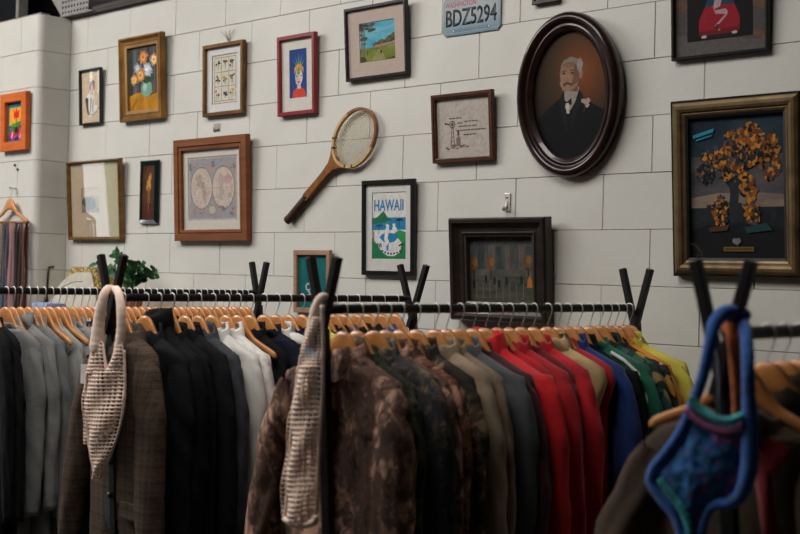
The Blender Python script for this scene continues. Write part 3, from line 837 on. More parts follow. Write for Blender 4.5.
def text_mesh(body, width, height, bold=0.0, shear=0.0):
    cu = bpy.data.curves.new('lettering', 'FONT'); cu.body = body; cu.align_x = 'CENTER'; cu.align_y = 'CENTER'; cu.size = 1
    cu.offset = bold; cu.shear = shear; cu.extrude = 0.0; cu.resolution_u = 3
    o = bpy.data.objects.new('lettering_tmp', cu); C.objects.link(o); bpy.context.view_layer.update()
    me = bpy.data.meshes.new_from_object(o.evaluated_get(bpy.context.evaluated_depsgraph_get()))
    bpy.data.objects.remove(o); bpy.data.curves.remove(cu)
    xs = [v.co.x for v in me.vertices]; ys = [v.co.y for v in me.vertices]
    sx, sy = width / (max(xs) - min(xs)), height / (max(ys) - min(ys)); cx, cy = (max(xs) + min(xs)) / 2, (max(ys) + min(ys)) / 2
    for v in me.vertices: v.co = Vector(((v.co.x - cx) * sx, 0, (v.co.y - cy) * sy))
    return me
def lettering(body, parent, x, y, z, width, height, mat, bold=0.0, name='lettering', depth=0.0):
    me = text_mesh(body, width, height, bold)
    if depth:
        bm = bmesh.new(); bm.from_mesh(me)
        r = bmesh.ops.extrude_face_region(bm, geom=list(bm.faces))
        bmesh.ops.translate(bm, vec=(0, -depth, 0), verts=[v for v in r['geom'] if isinstance(v, bmesh.types.BMVert)])
        bm.to_mesh(me); bm.free()
    o = part(name, me, parent, mat); o.location = (x, y, z)
    return o
def mount(name, label, cat, X0, z0, w, tilt, rot, Yw=0.0, group=None):
    return thing(name, label, cat, (X0 + w / 2, Yw - .004, EYE + z0), (math.radians(tilt), -math.radians(rot), 0), group)
def picture(label, X0, z0, w, h, tilt, rot, d, fwid, fmat, mat=None, mw=(0, 0, 0, 0), art=None, profile='box', glass=True, Yw=0.0, lip=None, group='framed pictures on the block wall', name='framed_picture', fillet=None, cat='picture'):
    """mw = mat border left, right, bottom, top"""
    t = mount(name, label, cat, X0, z0, w, tilt, rot, Yw, group)
    if profile == 'box': pr = [(0, -.001), (0, -d + .002), (.002, -d), (fwid - .002, -d), (fwid, -d + .002), (fwid, -.004), (fwid * .5, -.001)]
    elif profile == 'scoop': pr = [(0, -.001), (0, -d * .8), (fwid * .08, -d), (fwid * .28, -d), (fwid * .42, -d * .78), (fwid * .62, -d * .62), (fwid * .8, -d * .62), (fwid * .86, -d * .7), (fwid * .95, -d * .66), (fwid, -d * .5), (fwid, -.004), (fwid * .5, -.001)]
    elif profile == 'round': pr = [(0, -.001), (0, -d * .6), (fwid * .1, -d * .82), (fwid * .3, -d * .98), (fwid * .5, -d), (fwid * .68, -d * .9), (fwid * .8, -d * .7), (fwid * .84, -d * .72), (fwid, -d * .6), (fwid, -.004), (fwid * .5, -.001)]
    elif profile == 'step': pr = [(0, -.001), (0, -d + .002), (.002, -d), (fwid * .62, -d), (fwid * .66, -d * .75), (fwid * .72, -d * .75), (fwid * .76, -d * .9), (fwid, -d * .85), (fwid, -.004), (fwid * .5, -.001)]
    part('frame', sweep_loop(rect_outline(w, h), pr, 4), t, fmat)
    part('backing', box(-w / 2 + .004, w / 2 - .004, -.004, -.001, .004, h - .004), t, plain('brown_board', '#6b5a45', .9))
    if fillet:
        fm, fw_ = fillet
        part('fillet', sweep_loop(lambda i: rect_outline(w, h)(fwid + i), [(-.001, -.006), (-.001, -d * .62), (fw_, -d * .55), (fw_, -.006)], 4), t, fm)
        fwid = fwid + fw_ * .9
    l, r, b, tp = mw
    x0, x1, za, zb = -w / 2 + fwid + l, w / 2 - fwid - r, fwid + b, h - fwid - tp
    if mat:
        V = [(-w / 2 + fwid - .003, -.009, fwid - .003), (w / 2 - fwid + .003, -.009, fwid - .003), (w / 2 - fwid + .003, -.009, h - fwid + .003), (-w / 2 + fwid - .003, -.009, h - fwid + .003), (x0, -.009, za), (x1, -.009, za), (x1, -.009, zb), (x0, -.009, zb), (x0 + .001, -.0075, za + .001), (x1 - .001, -.0075, za + .001), (x1 - .001, -.0075, zb - .001), (x0 + .001, -.0075, zb - .001)]
        V += [(x, -.0055, z) for x, _, z in V[:4]] + [(x, -.0055, z) for x, _, z in V[4:8]]
        F = []
        for k in range(4):
            j = (k + 1) % 4
            F += [(k, j, 4 + j, 4 + k), (4 + k, 4 + j, 8 + j, 8 + k), (12 + k, 12 + j, j, k), (16 + k, 16 + j, 12 + j, 12 + k)]
        me = bpy.data.meshes.new('mat_board'); me.from_pydata(V, [], F); me.update()
        part('mat_board', me, t, mat)
    if art:
        A = Art(x0 - .003, za - .003, x1 - x0 + .006, zb - za + .006, -.0055)
        art(A, t); part('artwork', A.mesh(), t)
    if glass:
        gy = -max(.0105, d * .5) if profile == 'box' else -d * .45
        me = bpy.data.meshes.new('glass'); q = fwid - .002
        me.from_pydata([(-w / 2 + q, gy, q), (w / 2 - q, gy, q), (w / 2 - q, gy, h - q), (-w / 2 + q, gy, h - q)], [], [(0, 1, 2, 3)])
        part('glass', me, t, glass_mat())
    return t
def paint(stops, scale=8, stretch=(1, 1, 1), rough=.6, dist=.8, name='oil_paint'):
    m, nt, b = new_mat(name); f = noise_tex(nt, coords(nt, stretch), scale, 6, .6, dist)
    nt.links.new(ramp(nt, f, stops), b.inputs['Base Color']); b.inputs['Roughness'].default_value = rough; b.inputs['Specular IOR Level'].default_value = .12
    bump(nt, b, f, .3, .001)
    return m
R_ = random.Random(5)

# 1 orange framed tulip painting on the pier
def art(A, t):
    A.rect(0, 0, 1, 1, '#1d6a7c')
    A.rect(.1, .06, .93, .86, '#e39a2c'); A.rect(.1, .06, .93, .42, '#1f2a52')
    A.blob(.3, .2, .2, .12, '#c22a6e'); A.blob(.75, .22, .2, .16, '#d33a7a'); A.blob(.5, .3, .2, .14, '#6b4a1f'); A.blob(.5, .3, .1, .07, '#241a10')
    A.blob(.2, .34, .12, .05, '#2e7d3a'); A.blob(.35, .43, .18, .05, '#3c8f3f'); A.blob(.7, .46, .18, .06, '#2e7d3a'); A.line([(.5, .42), (.5, .62)], .05, '#2a6e38')
    A.poly([(.36, .6), (.64, .6), (.68, .84), (.58, .74), (.5, .86), (.42, .74), (.32, .84)], '#c92420')
    A.line([(.22, .12), (.3, .26)], .04, '#e7d9d0'); A.line([(.7, .1), (.82, .28)], .04, '#e8b7c4')
picture('orange wooden frame with a red tulip painting on the pier', -6.475, .638, .278, .321, 1.0, 0, .03, .050, wood('#b8541b', '#d06a26', .4, (3, 3, 30), 'orange_stained_wood'), art=art, profile='box', Yw=-.2, glass=False, name='framed_painting')
# 2 portrait sketch
def art(A, t):
    A.rect(0, 0, 1, 1, '#c8b49a')
    A.poly([(.30, .22), (.22, .5), (.34, .56), (.5, .6), (.62, .52), (.66, .34), (.86, .30), (.84, .24), (.55, .16), (.42, .12)], '#d8d6d0')
    A.poly([(.22, .5), (.18, .46), (.28, .2), (.40, .14), (.34, .3), (.34, .48)], '#3c3936')
    A.poly([(.44, .46), (.52, .5), (.46, .2), (.42, .2)], '#8c8880'); A.poly([(.56, .44), (.60, .42), (.58, .22), (.54, .2)], '#77736c')
    A.poly([(.44, .56), (.56, .55), (.55, .64), (.46, .64)], '#8f5f4b'); A.ell(.54, .69, .14, .085, '#9a6854'); A.poly([(.4, .64), (.44, .78), (.6, .82), (.68, .76), (.62, .72), (.5, .74), (.47, .66)], '#2e2a2a')
    A.poly([(.46, .64), (.5, .72), (.47, .74), (.42, .68)], '#5a3d34'); A.ell(.84, .27, .05, .03, '#b9806a')
    A.line([(.3, .2), (.55, .15), (.8, .24)], .02, '#55514c'); A.line([(.62, .68), (.66, .67)], .02, '#3a2520'); A.line([(.58, .645), (.65, .642)], .02, '#7a3a34')
picture('small portrait drawing in a thin black frame near the wall corner', -6.003, .777, .209, .302, 2.4, 0, .02, .011, plain('black_lacquer', '#0e0d0d', .3), art=art)
# 3 flower still life
def art(A, t):
    A.rect(0, 0, 1, 1, paint([(.3, '#35383a'), (.5, '#4c4a4a'), (.7, '#5b5052')], 6, (5, 1, .6)))
    for x, c in ((.1, '#2d3232'), (.22, '#5a5f5e'), (.36, '#3a3f40'), (.55, '#6a5357'), (.66, '#3d3a3d'), (.82, '#59504f'), (.93, '#3a3838')): A.rect(x - .035, .2, x + .035, 1, paint([(.3, shade(c, .8)), (.7, shade(c, 1.15))], 9, (4, 1, .5)))
    A.poly([(0, 0), (1, 0), (1, .26), (.6, .3), (.2, .28), (0, .24)], paint([(.3, '#8f5e14'), (.5, '#b37b1e'), (.7, '#c98f2c')], 9))
    A.poly([(.1, .02), (.3, .18), (.26, .2), (.06, .06)], '#8a5a1a'); A.poly([(.35, .04), (.5, .2), (.46, .21)], '#94631c'); A.poly([(.55, .2), (.95, .26), (.9, .3), (.6, .24)], '#5d4a2a')
    A.ell(.58, .34, .18, .13, paint([(.3, '#5d8a76'), (.7, '#86ab97')], 7)); A.poly([(.46, .42), (.70, .42), (.68, .5), (.48, .5)], '#6f9a86'); A.ell(.53, .36, .06, .06, '#9fbfae')
    def daisy(u, v, r, c1, c2):
        r *= .98; Rq = random.Random(int(u * 1000))
        for lay, (k0, rad, kk) in enumerate(((13, 1.0, .82), (11, .72, 1.0), (8, .45, 1.12))):
            for k in range(k0):
                a = 2 * PI * k / k0 + Rq.uniform(-.2, .2); L = r * rad * Rq.uniform(.8, 1.15); w_ = r * .2
                A.poly([(u, v), (u + L * .6 * cos(a) - w_ * sin(a), v + .78 * (L * .6 * sin(a) + w_ * cos(a))), (u + L * cos(a), v + .78 * L * sin(a)), (u + L * .6 * cos(a) + w_ * sin(a), v + .78 * (L * .6 * sin(a) - w_ * cos(a)))], shade(c1, kk * Rq.uniform(.88, 1.1)))
        A.blob(u, v, r * .2, r * .15, c2)
    for u, v, r in ((.38, .5, .1), (.72, .5, .1), (.6, .48, .12)): A.blob(u, v, r, r * .6, '#2f4434')
    daisy(.3, .66, .13, '#a9b4bd', '#c9ccc6'); daisy(.62, .62, .19, '#b8c2c9', '#d8dcdc'); daisy(.5, .82, .17, '#d08a4e', '#a8672d'); daisy(.84, .76, .15, '#d8b184', '#b98546'); daisy(.41, .55, .17, '#d99a56', '#b47431'); daisy(.2, .49, .13, '#d6a86c', '#b27c3c')
picture('gilt framed oil still life of daisies in a green vase', -5.593, .767, .371, .435, 3.1, 0, .035, .040, wood('#5f4122', '#94692f', .42, (5, 5, 5), 'worn_gilt', 0, .3), art=art, profile='scoop', glass=False, name='framed_painting', fillet=(wood('#8a6436', '#a98450', .45, (4, 4, 4), 'dull_gilt', 0, .2), .014))
# 4 botanical grid
def art(A, t):
    A.rect(0, 0, 1, 1, '#c9c3b3')
    for a in ((.02, .02, .98, .02), (.02, .98, .98, .98), (.02, .02, .02, .98), (.98, .02, .98, .98)): A.line([(a[0], a[1]), (a[2], a[3])], .02, '#8f4a44')
    for k in range(4):
        u = .1 + .8 * k / 3; v = .07 + .86 * k / 3
        A.line([(u, .07), (u, .93)], .012, '#6b675e'); A.line([(.1, v), (.9, v)], .012, '#6b675e')
    cols = [['#2e3033', '#7a3a3f', '#3a3040'], ['#4a2730', '#9a7a3a', '#4a4236'], ['#8a4a3a', '#2a2d33', '#c08a3a']]
    for i in range(3):
        for j in range(3):
            u, v = .1 + .8 * (i + .5) / 3, .07 + .86 * (2.5 - j) / 3
            A.line([(u, v - .1), (u + .02, v + .02)], .014, '#4d5a3c')
            for k in range(5): A.blob(u + R_.uniform(-.07, .07), v + R_.uniform(-.04, .07), .035, .022, [cols[j][i], shade(cols[j][i], 1.3), '#5a6448'][k % 3], 9)
picture('bronze framed print with a three by three grid of flowers', -4.902, .747, .306, .346, 1.6, 0, .025, .018, wood('#4d3315', '#7a5325', .4, (8, 8, 8), 'beaded_bronze', 0, .3), flat('#cfcfcd', .8, .02), (.037, .037, .040, .034), art)
# 5 red frame
def art(A, t):
    A.rect(0, 0, 1, 1, '#23407e')
    A.poly([(.16, .02), (.2, .16), (.4, .22), (.64, .22), (.84, .16), (.92, .02)], '#c8452e')
    A.poly([(.42, .2), (.62, .2), (.6, .34), (.44, .34)], '#c9bfb4'); A.ell(.52, .43, .2, .16, '#d0c8be'); A.poly([(.32, .42), (.36, .3), (.52, .24), (.52, .58), (.36, .56)], '#b9b5b0')
    A.poly([(.26, .5), (.28, .62), (.4, .68), (.62, .68), (.76, .62), (.78, .5), (.66, .58), (.4, .58)], '#c98f3c')
    for a, L in ((2.5, .3), (2.05, .3), (PI / 2, .34), (1.1, .3), (.65, .3)):
        u, v = .52 + .14 * cos(a), .62 + .06 * sin(a)
        A.poly([(u - .03, v), (u + .03, v), (.52 + (.14 + L) * cos(a) * 1.0, .62 + (.06 + L * .75) * sin(a))], '#6f9a78')
    A.ell(.5, .52, .09, .05, '#7f9a3c'); A.ell(.52, .58, .05, .04, '#5d8a4a')
    A.line([(.36, .45), (.46, .45)], .03, '#2a2a30'); A.line([(.58, .45), (.68, .45)], .03, '#2a2a30'); A.line([(.51, .44), (.5, .37)], .02, '#8f8880'); A.ell(.52, .33, .07, .018, '#b2282a')
picture('red framed print of a face wearing a spiked crown on blue', -4.345, .711, .251, .361, 2.5, .1, .025, .018, plain('crimson_paint', '#7d1420', .35), flat('#cdc9c1', .8, .02), (.050, .048, .060, .046), art)
# 6 landscape
def art(A, t):
    A.rect(0, 0, 1, 1, paint([(.32, '#3f8fae'), (.5, '#5aa6bb'), (.6, '#8fbcc0'), (.72, '#b5cdc9')], 5, (1, 1, 2.2)))
    A.rect(0, 0, 1, .36, paint([(.3, '#4f5e24'), (.5, '#6f7b32'), (.7, '#8f9145')], 10, (1, 1, 2)))
    A.poly([(.3, .04), (.52, .3), (.62, .3), (.7, .04)], '#8a8a55'); A.poly([(.5, 0), (1, .1), (1, 0)], '#4c4a26')
    for u, v, r in ((.46, .42, .08), (.62, .45, .1), (.82, .48, .12), (.96, .56, .12)):
        A.line([(u, v - .1), (u, v)], .02, '#3c3226'); A.blob(u, v, r, r * .9, '#45492f'); A.blob(u - .02, v + .03, r * .6, r * .5, '#5c5f3c')
    A.line([(.4, .36), (1, .4)], .04, '#8e6f5a'); A.line([(.42, .385), (.96, .43)], .03, '#a88573')
    for u in (.06, .12): A.line([(u, .12), (u + .02, .7), (u + .01, .95)], .035, '#6a665c')
    for k in range(22): A.blob(R_.uniform(.02, .4), .95 - abs(R_.gauss(0, .13)), .07, .03, ['#4a4a40', '#5f5d4c', '#3a3b33'][k % 3])
    A.blob(.12, .6, .1, .05, '#4b4b40'); A.blob(.08, .08, .1, .08, '#3d4420')
    A.line([(.6, .2), (.6, .28)], .04, '#2b2622'); A.line([(.22, .18), (.22, .3)], .015, '#40361f')
picture('country landscape with blue sky in a black frame and pink mat', -3.904, .833, .364, .311, 4.3, .15, .022, .013, plain('black_lacquer', '#0e0d0d', .3), flat('#b9a79d', .85, .02), (.066, .062, .060, .058), art)
# 8 small frame at the top edge
picture('small dark frame cut by the top edge beside the oval portrait', -2.905, 1.035, .125, .17, 2, 0, .018, .014, plain('dark_walnut', '#2a1f1a', .4), flat('#8e877d', .8, .03), (.01, .01, .01, .01), lambda A, t: A.rect(0, 0, 1, 1, '#7c7468'))
# 9 oval portrait
def oval():
    rx, rz = .231, .302
    t = thing('oval_portrait', 'large dark oval frame with an old portrait of a suited man', 'picture', (-2.712, -.004, EYE + .678 - rz), (math.radians(3.4), 0, 0), 'framed pictures on the block wall')
    n = 96
    d = .045; f = .068
    pr = [(0, -.001), (0, -d * .55), (f * .08, -d * .75), (f * .22, -d * .98), (f * .38, -d), (f * .5, -d * .84), (f * .56, -d * .66), (f * .66, -d * .62), (f * .7, -d * .7), (f * .8, -d * .66), (f * .92, -d * .42), (f, -d * .4), (f, -.004), (f * .5, -.001)]
    me = sweep_loop(ell_outline(rx, rz, rz, n), pr, n)
    for p in me.polygons: p.use_smooth = True
    part('frame', me, t, wood('#150b09', '#2c1711', .3, (9, 9, 9), 'dark_mahogany', .4))
    me = bpy.data.meshes.new('backing'); o = ell_outline(rx - .004, rz - .004, rz, n)(0); me.from_pydata([(x, -.002, z) for x, z in o] + [(x, -.004, z) for x, z in o], [], [tuple(range(n)), tuple(range(2 * n - 1, n - 1, -1))] + [(i, (i + 1) % n, n + (i + 1) % n, n + i) for i in range(n)])
    part('backing', me, t, plain('brown_board', '#6b5a45', .9))
    a, b = rx - f + .004, rz - f + .004
    A = Art(-a, rz - b, 2 * a, 2 * b, -.0055)
    m, nt, bb = new_mat('portrait_ground')
    gt = nt.nodes.new('ShaderNodeTexGradient'); gt.gradient_type = 'SPHERICAL'
    mp = nt.nodes.new('ShaderNodeMapping'); tc = nt.nodes.new('ShaderNodeTexCoord'); nt.links.new(tc.outputs['Object'], mp.inputs['Vector'])
    mp.inputs['Location'].default_value = (-.25, 0, -1.60); mp.inputs['Scale'].default_value = (4.6, 4.6, 4.15)
    nt.links.new(mp.outputs[0], gt.inputs[0]); nt.links.new(ramp(nt, gt.outputs['Fac'], [(0, '#2a211c'), (.4, '#42301f'), (.75, '#6b3d20'), (1, '#7d4a28')]), bb.inputs['Base Color']); bb.inputs['Roughness'].default_value = .6; bb.inputs['Specular IOR Level'].default_value = .12
    A.ell(.5, .5, .5, .5, m, 64)
    SU, SU2, SK, SK2, HA = '#0d0e10', '#15161a', '#93705b', '#6b4d3d', '#7d766d'
    cl = lambda P: [(u, v) for u, v in P]
    th = lambda v: .5 - .5 * math.sqrt(max(0, 1 - ((v - .5) / .5) ** 2)) * .98
    P = [(th(v), v) for v in (.3, .24, .18, .12, .06, .02)] + [(1 - th(v), v) for v in (.02, .06, .12, .18, .24, .3, .36)]
    A.poly([(.06, .34), (.2, .41), (.4, .50), (.6, .50), (.8, .42)] + P[::-1], paint([(.3, SU), (.7, SU2)], 5))
    A.poly([(.42, .40), (.38, .50), (.46, .56), (.62, .56), (.62, .50), (.5, .38)], '#8f877c')
    A.poly([(.34, .46), (.42, .54), (.43, .4), (.47, .2), (.4, .3)], SU2); A.poly([(.62, .54), (.68, .48), (.58, .36), (.5, .2), (.52, .36)], SU2)
    A.poly([(.40, .47), (.46, .45), (.52, .48), (.52, .42), (.46, .44), (.41, .42)], '#17171a'); A.poly([(.44, .44), (.48, .44), (.49, .36), (.45, .36)], '#b9b1a6')
    A.poly([(.45, .54), (.6, .52), (.62, .62), (.46, .62)], SK2)
    A.ell(.5, .66, .135, .125, paint([(.3, SK2), (.55, SK), (.7, '#b18d76')], 6)); A.poly([(.36, .6), (.4, .54), (.48, .53), (.54, .56), (.52, .62), (.4, .64)], SK)
    A.poly([(.5, .56), (.62, .6), (.635, .7), (.56, .74), (.54, .62)], SK2)
    A.ell(.645, .66, .025, .04, SK)
    A.poly([(.37, .72), (.42, .77), (.52, .795), (.62, .77), (.665, .70), (.66, .64), (.63, .66), (.62, .72), (.55, .755), (.45, .755)], HA); A.blob(.63, .73, .04, .05, '#8d867c')
    A.line([(.39, .685), (.45, .69)], .014, '#5a463c'); A.line([(.5, .69), (.56, .685)], .014, '#5a463c'); A.ell(.42, .67, .018, .008, '#2a2220'); A.ell(.53, .668, .018, .008, '#2a2220')
    A.poly([(.45, .68), (.435, .61), (.48, .605)], '#8f6b57'); A.poly([(.4, .59), (.46, .605), (.54, .585), (.5, .575), (.46, .585), (.42, .57)], '#4a3d36')
    for dx, dz in ((0, 0), (.035, .012), (.02, -.02), (-.02, .012)): A.blob(.70 + dx, .435 + dz, .03, .02, '#a08a7d')
    A.line([(.7, .42), (.68, .36)], .012, '#3a4030')
    part('artwork', A.mesh(), t)
    me = bpy.data.meshes.new('glass'); o = ell_outline(a, b, rz, 64)(0); me.from_pydata([(x, -.0125, z) for x, z in o], [], [tuple(range(64))])
    part('glass', me, t, glass_mat())
oval()
# 10 car poster
def art(A, t):
    A.rect(0, 0, 1, 1, '#4c4745'); A.vm = lambda v: min(1, .115 + (v - .19) * .62) if v > .001 else v
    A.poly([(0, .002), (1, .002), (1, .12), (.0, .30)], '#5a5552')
    A.poly([(0, .62), (.2, .5), (.2, .66), (.0, .74)], '#5e483a'); A.poly([(.84, .55), (1, .46), (1, .64), (.84, .72)], '#644d3f'); A.poly([(.82, .2), (1, .1), (1, .2), (.84, .26)], '#644d3f')  # tan and lighter grey bands are glass reflections painted into the artwork
    A.rect(.14, .19, .85, 1, '#0a0708')
    A.poly([(.27, .26), (.27, .44), (.33, .58), (.37, .6), (.62, .6), (.66, .58), (.71, .44), (.71, .28), (.66, .25), (.32, .24)], '#8f1626'); A.poly([(.33, .58), (.37, .6), (.62, .6), (.66, .58), (.6, .78), (.39, .78)], '#1e3a4a')
    A.poly([(.27, .3), (.71, .32), (.71, .28), (.66, .25), (.32, .24), (.27, .26)], '#6b0f1c'); A.poly([(.3, .245), (.68, .258), (.67, .22), (.31, .205)], '#1d1a1b'); A.ell(.325, .235, .03, .018, '#b7aca0'); A.ell(.655, .25, .03, .018, '#b7aca0'); A.blob(.49, .3, .012, .01, '#a8862c')
    sk = '#a98f90'
    A.poly([(.46, .80), (.53, .82), (.52, .66), (.50, .58), (.44, .56), (.43, .6)], sk); A.poly([(.42, .60), (.45, .54), (.56, .55), (.585, .51), (.57, .48), (.45, .50)], sk); A.poly([(.585, .51), (.575, .47), (.49, .37), (.455, .33), (.45, .36)], sk); A.poly([(.46, .37), (.49, .37), (.465, .29), (.45, .32)], '#3a2227')
    A.poly([(.52, .8), (.6, .74), (.58, .66), (.53, .7)], '#2b4f5c')
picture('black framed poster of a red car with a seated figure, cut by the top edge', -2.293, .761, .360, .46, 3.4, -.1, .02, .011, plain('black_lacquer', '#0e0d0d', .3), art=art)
# 11 large gilt poster
def art(A, t):
    A.rect(0, 0, 1, 1, paint([(.3, '#16232d'), (.5, '#22323c'), (.7, '#33424a')], 4, (1, 1, 2)))
    A.rect(0, .3, 1, .72, paint([(.3, '#39393e'), (.5, '#4f4b4e'), (.7, '#645c5c')], 4, (1, 1, 3)))
    A.poly([(0, .36), (1, .36), (1, .44), (.7, .46), (.3, .46), (0, .43)], paint([(.3, '#6f625c'), (.6, '#95816f'), (.75, '#a8907a')], 5, (1, 1, 4)))
    A.rect(0, 0, 1, .36, paint([(.3, '#15191d'), (.6, '#262a2e'), (.75, '#35383b')], 6, (1, 1, 1.5)))
    A.poly([(0, 0), (1, 0), (1, .2), (.8, .23), (.5, .19), (.2, .24), (0, .2)], '#0f1216')
    for u, hgt in ((.08, .08), (.2, .12), (.46, .1), (.52, .13), (.6, .07), (.86, .1)): A.rect(u - .02, .26, u + .03, .26 + hgt, '#23272b')
    AM = ['#a8691d', '#8c4f1a', '#c07f2a', '#6f3a18']; BK = ['#15181b', '#242a2e', '#3b454b', '#101214']
    # a windblown autumn tree: forked dark trunk, amber and charcoal leaf masses
    A.poly([(.40, .25), (.50, .25), (.52, .45), (.60, .62), (.55, .64), (.48, .52), (.44, .66), (.38, .66), (.43, .46)], BK[1])
    A.poly([(.55, .58), (.74, .66), (.80, .78), (.76, .78), (.70, .70), (.54, .63)], BK[3]); A.poly([(.42, .56), (.26, .66), (.18, .66), (.2, .62), (.30, .60), (.42, .5)], BK[0])
    Q = random.Random(9); A.step = .25
    for (u, v, ru, rv, k, dark) in ((.30, .70, .16, .08, 22, .45), (.50, .80, .14, .09, 22, .3), (.66, .84, .13, .09, 20, .25), (.84, .70, .10, .16, 22, .35), (.44, .62, .14, .07, 20, .65), (.18, .60, .09, .06, 14, .8), (.62, .48, .07, .13, 16, .3), (.33, .34, .07, .11, 16, .35), (.66, .30, .07, .09, 14, .25), (.58, .70, .12, .06, 16, .6)):
        for q in range(k * 4):
            a, r = Q.uniform(0, 2 * PI), math.sqrt(Q.uniform(0, 1))
            c = Q.choice(BK) if Q.random() < dark else Q.choice(AM)
            A.blob(u + ru * r * cos(a), v + rv * r * sin(a), Q.uniform(.010, .034), Q.uniform(.008, .025), c, 7, .5, q)
    A.poly([(.2, .22), (.42, .24), (.4, .2), (.22, .19)], '#4a3524'); A.poly([(.58, .22), (.8, .25), (.86, .2), (.6, .18)], '#1e4042')
    A.poly([(.05, .875), (.27, .915), (.27, .89), (.05, .85)], '#2b8497'); A.poly([(.08, .845), (.25, .875), (.25, .86), (.08, .83)], '#23707f')
    A.poly([(.46, .145), (.53, .145), (.54, .12), (.5, .095), (.45, .12)], '#77777a')
    A.rect(.36, .055, .67, .085, '#7c6122'); A.rect(.37, .062, .66, .078, '#4f3f1a')
GILT = wood('#4a3a24', '#7d6848', .42, (6, 6, 6), 'bronzed_gilt', 0, .4)
t = picture('large bronze gilt framed dark poster with amber shapes, right edge', -2.258, .027, .459, .584, 4.3, 0, .035, .050, GILT, art=art, profile='round', fillet=(plain('black_slip', '#0c0b0b', .4), .008))
part('rim', sweep_loop(lambda i: rect_outline(.459, .584)(i - .005), [(0, -.001), (0, -.022), (.004, -.026), (.0052, -.02), (.0052, -.001)], 4), t, plain('black_slip', '#0c0b0b', .4), 'black outer rim')
# 12 windmill saying
def art(A, t):
    A.rect(0, 0, 1, 1, '#b3aaa0'); ink, ink2 = '#4d3f3b', '#6a4a48'
    A.line([(.26, .17), (.285, .52)], .012, ink2); A.line([(.33, .17), (.305, .52)], .012, ink2)
    for k in range(5): A.line([(.265 + .004 * k, .2 + .07 * k), (.325 - .004 * k, .23 + .07 * k)], .01, ink2)
    A.ring(.295, .56, .055, .062, .012, ink2, 24)
    for k in range(8): A.line([(.295, .56), (.295 + .05 * cos(k * PI / 4), .56 + .056 * sin(k * PI / 4))], .012, ink2)
    A.poly([(.24, .57), (.16, .60), (.15, .57), (.24, .55)], ink)
    A.poly([(.36, .20), (.36, .33), (.40, .37), (.44, .33), (.44, .20)], '#7d6764'); A.rect(.38, .37, .42, .45, ink2)
    for k in range(14): A.blob(R_.uniform(.18, .58), R_.uniform(.13, .22), .03, .014, ['#7c6a5c', '#6a5a50'][k % 2], 9)
    for v, u0, u1 in ((.66, .24, .46), (.595, .52, .76), (.575, .38, .48), (.52, .42, .74), (.455, .36, .9), (.38, .5, .72)):
        u = u0
        while u < u1:
            L = R_.uniform(.03, .07); e = min(u + L, u1)
            A.line([(u + (e - u) * q / 6, v + .012 * (1 if q % 2 else -1) * R_.uniform(.3, 1)) for q in range(7)], .008, ink); u = e + .015
picture('brown framed windmill drawing with a handwritten verse', -3.387, .456, .316, .274, 4.6, .1, .022, .019, wood('#35190f', '#57311c', .4, (3, 3, 30), 'walnut_moulding'), art=art, profile='step')
# 13 travel poster
def art(A, t):
    A.rect(0, 0, 1, 1, '#cfcdc7')
    for q in ((.01, 0, .01, 1), (.99, 0, .99, 1), (.01, .995, .99, .995)): A.line([(q[0], q[1]), (q[2], q[3])], .008, '#9a9892')
    A.rect(.0, .02, 1, .6, '#cfcfcc'); A.rect(0, .44, 1, .62, '#2379a8')
    A.poly([(0, .58), (.18, .64), (.34, .72), (.46, .62), (.62, .58), (0, .52)], '#1f6b4a')
    A.poly([(0, .02), (1, .02), (1, .32), (.86, .26), (.82, .12), (.66, .06), (.46, .06), (.3, .12), (.16, .22), (0, .34)], '#14724a')
    A.poly([(.66, .40), (.8, .44), (1, .40), (1, .30), (.88, .24), (.72, .34)], '#2a8a4f')
    A.poly([(.22, .33), (.3, .38), (.5, .40), (.7, .38), (.76, .33), (.66, .27), (.5, .25), (.36, .26)], '#2379a8')
    A.poly([(.36, .30), (.4, .46), (.44, .5), (.5, .5), (.5, .42), (.46, .32), (.56, .2), (.44, .18)], '#d9d8d4'); A.ell(.455, .51, .05, .03, '#d9d8d4'); A.poly([(.4, .52), (.5, .56), (.52, .5), (.47, .52)], '#2a8a4f')
    A.poly([(.58, .40), (.6, .48), (.66, .5), (.72, .46), (.7, .40)], '#d9d8d4'); A.ell(.64, .51, .045, .026, '#cfcfcc')
    A.poly([(.42, .2), (.5, .26), (.48, .14), (.43, .14)], '#2379a8')
    for u, v in ((.2, .5), (.78, .58)):
        A.line([(u, v - .12), (u + .02, v)], .014, '#2b2b30')
        for k in range(7): a = .3 + k * .45; A.line([(u + .02, v), (u + .02 + .1 * cos(a), v + .035 * sin(a) - .01)], .028, '#2f4560' if u < .5 else '#2a2e38')
    for k in range(7): u = .28 + .085 * k; A.poly([(u, .14 - .04 * sin(k * PI / 6)), (u + .05, .15 - .04 * sin(k * PI / 6)), (u + .055, .125 - .04 * sin(k * PI / 6)), (u + .01, .115 - .04 * sin(k * PI / 6))], '#1b1c1e')
    for k in range(3): A.poly([(.14 + .05 * k, .24), (.17 + .05 * k, .25), (.2 + .05 * k, .19), (.17 + .05 * k, .185)], '#123f30')
    A.line([(.78, .21), (.9, .24)], .03, '#1b1c1e'); A.line([(.06, .26), (.06, .42)], .03, '#7a5a58')
    lettering('HAWAII', t, A.x0 + A.w * .49, -.0064, A.z0 + A.h * .80, A.w * .84, A.h * .165, flat('#1f78a8', .7, .04), .018)
picture('black framed travel poster reading HAWAII above the middle of the racks', -3.781, -.002, .302, .400, 1.8, 0, .02, .019, plain('black_lacquer', '#0e0d0d', .3), flat('#c9c7c2', .85, .02), (.034, .034, .048, .032), art)
